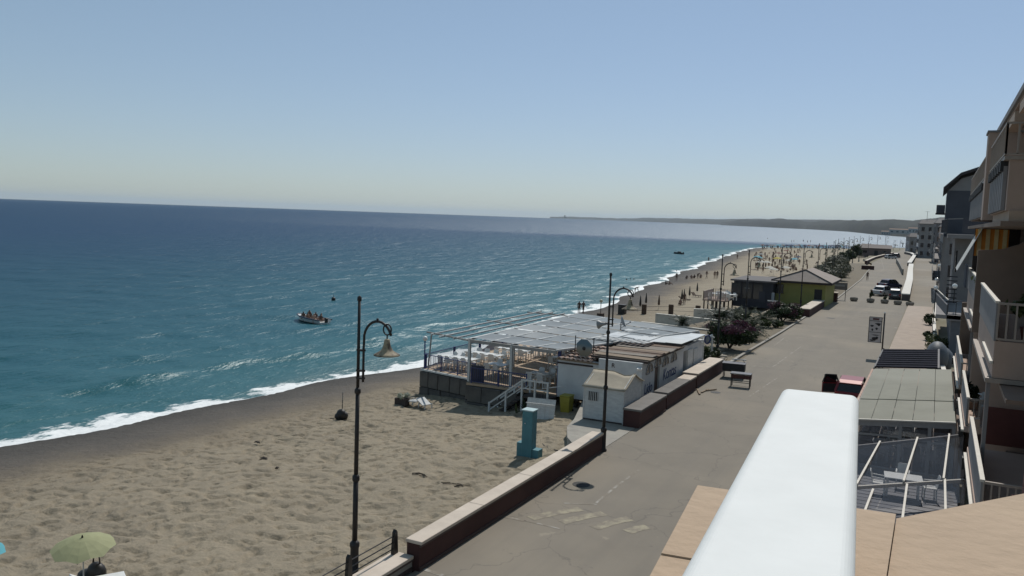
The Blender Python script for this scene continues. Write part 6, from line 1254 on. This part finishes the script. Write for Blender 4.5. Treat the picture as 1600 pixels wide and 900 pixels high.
t = thing('shrubbery', 'dark potted shrubs along the lower terrace rail', 'plant', (1.6, 37.2, 3.28)); leafcloud(MB(), (0, 0, .45), (.25, 1.6, .4), 500, .09, random.Random(9), 9).build('leaves', LEAFD, t); MB().box((0, 0, .14), (.3, 2.6, .28)).build('trough', PEACH, t)

# ---- glazed veranda with sheet roof
VO = Vector((-.7, 44, 0)); ver = thing('veranda', 'glazed restaurant veranda with grey-green sheet roof below the balconies', 'veranda', VO)
ROOFG = mat('grey_green_sheet', (.215, .215, .175), (.185, .185, .15), scale=.9, rough=.8, c3=(.24, .24, .20)); FRM = mat('grey_frame', (.30, .29, .29), (.25, .24, .24), scale=3, rough=.6); GLS = glassmat('veranda_glass', (.86, .86, .88), .12, .05)
X0, X1, Y0, Y1, Z0, Z1 = -2.75, 1.12, 37.2, 51.2, 2.02, 2.42
def vp(x, y): return Vector((x, y, lerp(Z0, Z1, (x - X0) / (X1 - X0)))) - VO
k = 5
for i in range(k):
    for j, (ya, yb) in enumerate(((Y0, Y0 + 4.6), (Y0 + 4.45, Y1))):
        a = lerp(X0, X1, i / k) + .01; b = lerp(X0, X1, (i + 1) / k) - .01; zz = Vector((0, 0, .03 * j + (.012 if i % 2 else 0)))
        MB().plate([vp(a, ya) + zz, vp(b, ya) + zz, vp(b, yb) + zz, vp(a, yb) + zz], (0, 0, .03)).build('roof_sheet', ROOFG, ver)
MB().bar(vp(X0, Y0) - Vector((0, 0, .12)), vp(X1, Y0) - Vector((0, 0, .12)), .1, .26).build('eave_beam', FRM, ver); MB().bar(vp(X0, Y0 - .1) + Vector((0, 0, .02)), vp(X1, Y0 - .1) + Vector((0, 0, .02)), .1, .05).build('eave_trim', RAILB, ver)
MB().bar(vp(X0, Y0) - Vector((0, 0, .1)), vp(X0, Y1) - Vector((0, 0, .1)), .1, .22).build('eave_beam', FRM, ver); MB().bar(vp(X0 - .08, Y0), vp(X0 - .08, Y1), .1, .1).build('gutter', TILE, ver)
xs = [X0 + .05, -.85, .22, X1 - .05]
for x in xs: MB().bar(Vector((x, Y0, 0.1)) - VO, vp(x, Y0) - Vector((0, 0, .2)), .13, .13).build('post', FRM, ver)
for i in range(3):
    a, b = xs[i], xs[i + 1]
    MB().bar(Vector((a, Y0, 1.45)) - VO, Vector((b, Y0, 1.55)) - VO, .08, .09).build('transom', FRM, ver); MB().bar(Vector((a, Y0, .14)) - VO, Vector((b, Y0, .14)) - VO, .1, .1).build('sill', FRM, ver)
    MB().box(Vector(((a + b) / 2, Y0, .8)) - VO, (b - a - .14, .015, 1.2)).build('pane', GLS, ver); MB().box(Vector(((a + b) / 2, Y0, 1.76)) - VO, (b - a - .14, .015, .36)).build('pane', GLS, ver)
for i in range(6):
    y = lerp(Y0, Y1, i / 5); MB().bar(Vector((X0 + .05, y, .1)) - VO, Vector((X0 + .05, y, 1.85)) - VO, .1, .1).build('post', FRM, ver)
    if i < 5: MB().box(Vector((X0 + .05, lerp(Y0, Y1, (i + .5) / 5), .98)) - VO, (.015, 2.6, 1.6)).build('pane', GLS, ver)
MB().box(Vector(((X0 + X1) / 2, 44.2, .11)) - VO, (X1 - X0, 14.2, .02)).build('floor', mat('veranda_floor', (.25, .2, .17), rough=.7), ver)
hb('base_wall', (1.25, 44, 1.2), (.16, 16, 2.3), BROWN)
for x, y, l, cl in ((-1.3, 39.0, 'white table behind the veranda glass on the left', 'chair by the left table behind the veranda glass'), (.55, 38.9, 'white table behind the veranda glass on the right', 'chair by the right table behind the veranda glass'), (-.9, 42, 'white table deeper inside the veranda', 'chair by the deeper veranda table')):
    dup(t2, (x, y, .125), R(10), l, 'veranda furniture')
    for s_ in (-1, 1): dup(ch, (x + .25 * s_, y + .75 * s_, .125), (0 if s_ > 0 else math.pi) + R(15), cl, 'veranda furniture')
# pergola frame and patio in front
FO = Vector((-.6, 30, 0)); fr = thing('patio_pergola', 'bare white pergola frame in front of the veranda', 'pergola', FO)
pb = [Vector((-2.9, 25.4, 2.25)), Vector((1.22, 28.6, 2.42))]; pf = [Vector((-2.4, 31.2, 2.25)), Vector((1.3, 35.0, 2.42))]
for a, b in (pb, pf): MB().bar(a - FO, b - FO, .08, .1).build('beam', RAILB if a is pb[0] else GREYR, fr)
for u, v in ((.3, .28), (.6, .6), (.86, .88), (.06, .05)): MB().bar(pb[0].lerp(pb[1], u) - FO + Vector((0, 0, .1)), pf[0].lerp(pf[1], v) - FO + Vector((0, 0, .1)), .06, .06).build('rafter', RAILB, fr)
for px0_, px1_ in (((1364, 768), (1352, 800)), ((1417, 760), (1411, 805)), ((1476, 752), (1477, 800))):
    a = Vector(G(*px0_, 2.4)); b = Vector(G(*px1_, 2.4)); b = a + (b - a) * 1.6; MB().bar(a - FO + Vector((0, 0, .06)), b - FO + Vector((0, 0, .06)), .06, .06).build('rafter', RAILB, fr)
TINT = glassmat('smoky_glass', (.80, .80, .81), .05, .025)
for i in range(4):
    a, b, c, d = (pb[0].lerp(pb[1], i / 4), pb[0].lerp(pb[1], (i + 1) / 4), pf[0].lerp(pf[1], (i + 1) / 4), pf[0].lerp(pf[1], i / 4))
    MB().plate([v - FO + Vector((0, 0, .045)) for v in (a, b, c, d)], (0, 0, .012)).build('roof_pane', TINT, fr)
    e = (a - d).normalized(); MB().plate([v - FO + Vector((0, 0, .045)) for v in (a + e * 2.6, b + e * 2.6, b + e * .03, a + e * .03)], (0, 0, .012)).build('roof_pane', TINT, fr)
for p in (pb[0], pb[1], pf[0], pf[1]): MB().bar(Vector((p.x, p.y, .1)) - FO, p - FO, .1, .1).build('post', GREYR, fr)
t = thing('patio_deck', 'blue-grey slatted patio floor in front of the veranda', 'deck', (-.7, 32.4, .1))
for i in range(22): MB().box((0, -4.6 + .42 * i, .03), (4.0, .36, .05)).build('deck_board', mat('blue_grey_board', (.19, .19, .205), (.13, .13, .145), scale=2, rough=.8, stretch=(.4, 4, 4)), t)
dup(t2, (-.55, 33.6, .16), R(5), 'grey-looking table on the patio under the bare frame', 'patio furniture')
for i, (x, y, r_) in enumerate(((-1.35, 33.4, 90), (.35, 33.8, -80), (-.6, 34.6, 0))): dup(ch, (x, y, .16), R(r_), ['patio chair left of the table', 'patio chair right of the table', 'patio chair behind the table'][i], 'patio furniture')
# dark corrugated canopy beyond
DO = Vector((-1.2, 56, 0)); dc = thing('dark_canopy', 'dark corrugated canopy roof between red car and pavement', 'canopy', DO); DKC = mat('dark_corrugated', (.016, .017, .028), (.012, .013, .02), scale=2, rough=.95, spec=.1)
for i in range(9):
    y = 52.1 + .92 * i
    mb = MB(); mb.plate([Vector((-2.75, y, 2.0)) - DO, Vector((.45, y, 2.3)) - DO, Vector((.45, y + .88, 2.3)) - DO, Vector((-2.75, y + .88, 2.0)) - DO], (0, 0, .05)); mb.bar(Vector((-2.75, y + .05, 2.06)) - DO, Vector((.45, y + .05, 2.36)) - DO, .05, .05); mb.build('roof_strip', DKC, dc)
MB().bar(Vector((-2.8, 52, 1.95)) - DO, Vector((-2.8, 60.4, 1.95)) - DO, .08, .14).build('beam', BLK, dc); MB().bar(Vector((-2.8, 52, 1.93)) - DO, Vector((.5, 52, 2.23)) - DO, .08, .12).build('beam', BLK, dc); MB().bar(Vector((.5, 52, 2.3)) - DO, Vector((.5, 60.4, 2.3)) - DO, .1, .16).build('gutter', GREYR, dc)
for x, y in ((-2.75, 52.1), (.4, 52.1), (-2.75, 60.3), (.4, 60.3), (-2.75, 56.2)): MB().bar(Vector((x, y, .1)) - DO, Vector((x, y, 2.1)) - DO, .08).build('post', BLK, dc)
# hedge, tarp and globes along the pavement
t = thing('tarp_bundle', 'rounded blue-grey tarpaulin cover at the pavement edge', 'tarp', (.45, 64.5, .1)); mb = MB(); mb.sphere((0, 0, 1.2), (.75, 1.3, 1.1), 12, 8); mb.sphere((.4, 1.0, .9), (.7, 1.0, .9), 10, 7); mb.build('cover', mat('tarp', (.09, .105, .125), (.07, .08, .095), scale=2, rough=.6, bump=.4), t); MB().box((0, 0, .5), (.9, 1.6, 1.0)).build('frame', BLK, t)
for i, (x, y, r_, l, lf) in enumerate(((.1, 61.6, .5, 'small flowering hedge at the pavement edge by the dark canopy', LEAFG), (-.05, 70.5, .7, 'leafy bush hanging over the pavement edge', LEAFG), (.5, 75.5, 1.1, 'bushy greenery under the grey terrace', LEAFG), (-.1, 84, .6, 'dark shrub farther along the pavement edge', LEAFD), (-.2, 98, .7, 'last dark shrub along the pavement edge', LEAFD))): bush('shrub', l, 'bush', x, y, (r_, r_ * 1.3, r_ * .9), 900, .11, lf, .1, None, 120 + i)
wallpts('low_wall', 'low grey garden wall along the inner pavement edge', [(.95, 60.5), (.35, 76), (.1, 100), (.35, 128)], .2, .9, GREYR, RAILB, 0, 6)
for px, py, X_, l in ((1462.5, 449.5, -.1, 'bright white globe light at the terrace corner'), (1464, 437, -.1, 'smaller white globe light behind the bright one'), (1468, 415, .05, 'white globe light at the far end of the grey railing'), (1492, 447, 1.4, 'dim globe light inside the grey terrace')):
    q = PX(px, py, X_) if abs(X_) > .3 else PY(px, py, {1462.5: 84, 1464: 95, 1468: 110}[px]); t = thing('globe_light', l, 'lamp', (q[0], q[1], q[2] - 1.3)); MB().sphere((0, 0, 1.3), .2, 12, 10).build('globe', mat('shiny_globe', (.85, .85, .83), rough=.08), t); MB().cyl((0, 0, -2 if px < 1490 else 0), (0, 0, 1.12), .04, n=6).build('post', BLK, t)

# ---- second house: slate gable, projecting balcony, grey terrace
BO2 = Vector((2.5, 92, 0)); hB = thing('slate_house', 'dark slate gabled house with a projecting balcony behind the tan one', 'house', BO2)
def hb2(name, c, d, m, **k): return MB().box(Vector(c) - BO2, d, **k).build(name, m, hB)
hb2('wall', (4.4, 98, 11.7), (8.0, 16, 4.4), SLATE); hb2('lower_wall', (4.9, 98, 4.75), (7.0, 16, 9.5), GREYR)
rp = [Vector((.05, 89.4, 13.9)), Vector((1.41, 89.4, 15.28)), Vector((4.8, 89.4, 16.6)), Vector((8.8, 89.4, 13.9))]
MB().plate([p - BO2 for p in (rp[0] + Vector((.35, .65, -.1)), Vector((8.4, 90.05, 13.8)), rp[2] + Vector((0, .65, -.3)), rp[1] + Vector((.1, .65, -.25)))], (0, .1, 0)).build('gable', GREYR, hB)
DKR = mat('dark_roof_edge', (.04, .035, .04), rough=.8)
for a, b in ((rp[0], rp[1]), (rp[1], rp[2]), (rp[2], rp[3])): MB().plate([a - BO2, b - BO2, b + Vector((0, 17, 0)) - BO2, a + Vector((0, 17, 0)) - BO2], (0, 0, .28)).build('roof_slope', DKR, hB)
hb2('box_balcony', (-.05, 92.6, 12.15), (.75, 2.4, .8), SLATE); hb2('box_balcony_floor', (-.05, 92.6, 11.7), (.85, 2.5, .12), DKR)
hb2('balcony_floor', (2.1, 85, 9.62), (2.9, 11, .34), GREYR); hb2('balcony_front', (2.65, 79.55, 10.55), (1.9, .1, 1.35), SLATE)
bars(hB, (.55, 79.6, 9.8), (.15, 90.2, 9.8), 1.25, mat('dark_bars', (.06, .06, .07), rough=.6), .35, .05, .08, BO2); MB().bar(Vector((.55, 79.55, 11.05)) - BO2, Vector((3.0, 79.55, 11.22)) - BO2, .08, .08).build('top_rail', GREYR, hB)
for x, y in ((.75, 80.0), (.45, 89.5)): MB().bar(Vector((x, y, 4.3)) - BO2, Vector((x, y, 9.5)) - BO2, .22).build('column', GREYR, hB)
for y in (84, 93): f = hb2('window', (1.5, y, 7.4), (.12, 1.3, 1.9), CGLASS)
for x in (1.9, 3.0): f = hb2('shutter', (x, 89.95, 7.3), (.7, .12, 2.2), GREYR)
hb2('inner_wall', (2.2, 89.98, 5.6), (1.7, .16, 1.7), GREYR)
# stair and grey lower terrace
hb2('terrace_floor', (1.6, 80.5, 3.45), (2.8, 17, .3), GREYR)
solidrail(hB, (.95, 72.2, 3.6), (-.1, 88.5, 3.6), .75, mat('grey_panel', (.12, .12, .125), rough=.8), GREYR, BO2, .08)
MB().bar(Vector((.98, 72.2, 4.75)) - BO2, Vector((-.1, 88.5, 4.75)) - BO2, .07, .07).build('top_rail', RAILB, hB); hb2('front_beam', (2.0, 72.1, 3.4), (2.1, .2, .42), GREYR); bars(hB, (1.0, 72.2, 3.6), (3.2, 72.2, 3.6), 1.1, MC['dark_bars'], .5, .05, .08, BO2)
hb2('terrace_wall', (1.9, 76.5, 1.65), (1.2, 8.6, 3.3), mat('blue_grey_wall', (.13, .14, .16), rough=.9)); hb2('gate_wall', (2.2, 79.0, 6.4), (.12, 4, 1.8), SLATE)
for i in range(7): hb2('stair_tread', (1.3, 83.0 + .32 * i, 3.8 + .36 * i), (.9, .36, .08), DKR)
MB().bar(Vector((.85, 83, 4.9)) - BO2, Vector((.85, 85.3, 7.2)) - BO2, .06).build('stair_rail', DKR, hB)
# ---- far houses at the end of the upper road
def townhouse(label, x, y, w_, d_, h, m, rz=0, roofm=None, bal=True):
    t = thing('town_house', label, 'house', (x, y, 0), rz); MB().box((0, 0, h / 2), (w_, d_, h)).build('wall', m, t); MB().add([(-w_ / 2 - .4, -d_ / 2 - .4, h + .01), (w_ / 2 + .4, -d_ / 2 - .4, h + .01), (w_ / 2 + .4, d_ / 2 + .4, h + .01), (-w_ / 2 - .4, d_ / 2 + .4, h + .01), (-w_ / 2 + 1, 0, h + 1.6), (w_ / 2 - 1, 0, h + 1.6)], [(0, 1, 5, 4), (1, 2, 5), (2, 3, 4, 5), (3, 0, 4), (0, 3, 2, 1)]).build('roof', roofm or DKR, t)
    nf = max(1, int(h // 3))
    for f in range(nf):
        for i in range(3):
            q = MB().box((-w_ / 2 + w_ * (i + .5) / 3, -d_ / 2 - .01, 1.6 + 3 * f), (w_ * .14, .08, 1.5)).build('window', CGLASS, t); MB().box((-w_ / 2 + w_ * (i + .5) / 3, -d_ / 2 - .06, .8 + 3 * f), (w_ * .17, .16, .08)).build('sill', RAILW, q)
            MB().box((-w_ / 2 - .01, -d_ / 2 + d_ * (i + .5) / 3, 1.6 + 3 * f), (.08, d_ * .14, 1.5)).build('window', CGLASS, t)
        if bal and f: MB().box((-w_ / 2 - .5, 0, 3 * f), (1.0, d_ * .8, .16)).build('balcony', GREYR, t); MB().box((-w_ / 2 - .97, 0, 3 * f + .55), (.06, d_ * .8, .95)).build('balcony_front', MC['grey_panel'], t)
    return t
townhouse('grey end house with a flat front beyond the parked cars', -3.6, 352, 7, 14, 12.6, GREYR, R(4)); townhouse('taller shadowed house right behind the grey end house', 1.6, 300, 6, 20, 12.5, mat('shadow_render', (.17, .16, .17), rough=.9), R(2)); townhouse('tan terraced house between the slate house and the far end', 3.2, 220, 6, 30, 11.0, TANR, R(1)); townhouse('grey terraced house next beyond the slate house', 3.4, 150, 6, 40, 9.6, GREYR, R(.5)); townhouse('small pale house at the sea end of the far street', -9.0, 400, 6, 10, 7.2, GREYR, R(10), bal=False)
t = thing('antenna', 'thin television antenna above the far grey house', 'antenna', (-4.5, 352, 14.1)); MB().cyl((0, 0, 0), (0, 0, 3.2), .06, n=5).build('mast', BLK, t); MB().bar((-.9, 0, 3.1), (.9, 0, 3.1), .06).build('boom', BLK, t)
for i in range(4): MB().bar((-.7 + .45 * i, -.3, 3.1), (-.7 + .45 * i, .3, 3.1), .04).build('element', BLK, t)
# low far beach house
t = thing('beach_house', 'low brown house with pitched roof at the far end of the hedge', 'house', (-21.5, 345, -.4), R(6)); MB().box((0, 0, 1.6), (11, 9, 3.2)).build('wall', mat('dull_brown_wall', (.17, .13, .12), rough=.9), t); MB().add([(-6, -5, 3.2), (6, -5, 3.2), (6, 5, 3.2), (-6, 5, 3.2), (-4.5, 0, 4.7), (6, 0, 4.4)], [(0, 1, 5, 4), (1, 2, 5), (2, 3, 4, 5), (3, 0, 4), (0, 3, 2, 1)]).build('roof', mat('mauve_roof', (.20, .17, .16), rough=.9), t); MB().box((.4, -4.52, 1.3), (1.2, .1, 2.0)).build('door', DARK, t)
for x in (-3.5, 3.2): MB().box((x, -4.52, 1.8), (1.4, .1, 1.0)).build('window', CGLASS, t)
for i, (px, D, hgt) in enumerate(((1347, 420, 3.0), (1372, 430, 2.6), (1384, 460, 2.4), (1398, 520, 2.2), (1410, 600, 2.4), (1420, 640, 2.2))):
    d = ray(px, 390); a = math.atan2(d[0], d[1]); cycad('palm_tree', ['far palm left of the low brown house', 'far palm above the low brown house roof', 'far palm right of the low brown house', 'far palm beside the bay lamps', 'distant palm in the bay lamp row', 'last distant palm of the bay row'][i], D * math.sin(a), D * math.cos(a), -1.2, 2.2, 18, hgt, .3, 140 + i, up=(.2, 1.2))

# ================================================================== OWN BALCONY IN THE FOREGROUND
zp = H - .38; PE2 = mat('peach_plaster', (.45, .335, .235), (.405, .30, .21), scale=6, rough=.9, bump=.25, bscale=40, c3=(.43, .33, .225))
A0 = G(1090, 758, zp); B0 = G(1400, 803, zp); C0 = G(1640, 757, zp); A1 = G(985, 935, zp)
par = thing('balcony_parapet', 'peach plastered balcony parapet at the bottom right corner', 'parapet', (0, 1.1, zp - .3))
def pp(p): return (p[0], p[1] - 1.1)
dA = Vector((A1[0] - A0[0], A1[1] - A0[1])); 
left = [pp(A0), pp(B0), (pp(B0)[0] - .0, pp(B0)[1] - .75), (pp(A0)[0] + dA.x * 2.2, pp(A0)[1] - .75)]
bz = .3
def capstone(poly, name, zt=.3, th=.09):
    mb = MB(); n = len(poly); c = Vector((sum(p[0] for p in poly) / n, sum(p[1] for p in poly) / n)); ins = [((p[0] - c.x) * .999 + c.x, (p[1] - c.y) * .999 + c.y) for p in poly]
    vs = [(x, y, zt - th) for x, y in poly] + [(x, y, zt - .006) for x, y in poly] + [(x, y, zt) for x, y in ins]
    fs = [(i, (i + 1) % n, n + (i + 1) % n, n + i) for i in range(n)] + [(n + i, n + (i + 1) % n, 2 * n + (i + 1) % n, 2 * n + i) for i in range(n)] + [tuple(range(n - 1, -1, -1)), tuple(2 * n + i for i in range(n))]
    mb.add(vs, fs); return mb.build(name, PE2, par)
def split(a, b, t): return (lerp(a[0], b[0], t), lerp(a[1], b[1], t))
q0, q1, q2, q3 = left; s0 = split(q0, q3, .36); s1 = split(q1, q2, .36)
capstone([s0, s1, q1, q0], 'coping_slab'); capstone([q3, q2, (s1[0], s1[1] - .0015), (s0[0], s0[1] - .0015)], 'coping_slab', .298)
c0 = pp(C0); e = Vector((c0[0] - q1[0], c0[1] - q1[1])).normalized(); far = (q1[0] + e.x * .9, q1[1] + e.y * .9)
capstone([(q1[0] + .0006, q1[1]), (q2[0] + .0006, q2[1]), (q2[0] + .9, q2[1] + .25), far], 'coping_slab', .294)
inn = [(x * .97 + .0, y * .97 - .01) for x, y in (q0, q1, q2, q3)]; MB().prism(inn[::-1], -1.6, .205).build('wall', PE2, par)
inn = [(q1[0] + .02, q1[1] - .02), (far[0] - .03, far[1] - .04), (q2[0] + .86, q2[1] + .25), (q2[0] + .02, q2[1] + .02)]; MB().prism(inn[::-1], -1.6, .2).build('wall', PE2, par)
# white handrail
zr = H - .2; r1 = Vector(G(1222, 604, zr)); r2 = Vector(G(1343, 616, zr)); r3 = Vector(G(1065, 900, zr)); r4 = Vector(G(1331, 900, zr))
d1 = (r3 - r1).normalized(); d2 = (r4 - r2).normalized(); rl = thing('balcony_handrail', 'thick white balcony handrail running away from the viewer', 'handrail', ((r1 + r2) / 2))
O_ = (r1 + r2) / 2; ax = ((d1 + d2) / 2).normalized(); sd = (r2 - r1).normalized(); wdt = (r2 - r1).length / 2; hh = .055
prof = []
rad = .010
for cx, cz, a0 in ((wdt - rad, -rad, 0), (-(wdt - rad), -rad, 90), (-(wdt - rad), -2 * hh + rad, 180), (wdt - rad, -2 * hh + rad, 270)):
    for k in range(9): a = R(a0 + 11.25 * k); prof.append((cx + rad * math.cos(a), cz + rad * math.sin(a)))
rows = []
for t_, sc in ((0.0, .86), (.004, .95), (.012, 1.0), (.3, 1.02), (.8, 1.06)):
    rows.append([ax * t_ + sd * (x * sc) + Vector((0, 0, -hh + (z + hh) * sc)) for x, z in prof])
n = len(prof); mb = MB(); mb.add([p for r_ in rows for p in r_], [(i * n + j, i * n + (j + 1) % n, (i + 1) * n + (j + 1) % n, (i + 1) * n + j) for i in range(len(rows) - 1) for j in range(n)] + [tuple(range(n - 1, -1, -1)), tuple((len(rows) - 1) * n + j for j in range(n))], 0, False)
o = mb.build('rail', mat('white_enamel', (.74, .75, .735), (.70, .71, .695), scale=14, rough=.6, spec=.25, bump=.03), rl)
for t_ in (.1, .7): MB().bar(ax * t_ + Vector((0, 0, -.13)), ax * t_ + Vector((0, 0, -.1)), .03).build('bracket', MC['white_enamel'], rl) if False else MB().cyl(ax * t_ + Vector((0, 0, -.19)), ax * t_ + Vector((0, 0, -.105)), .015, n=10).build('support', MC['white_enamel'], rl)
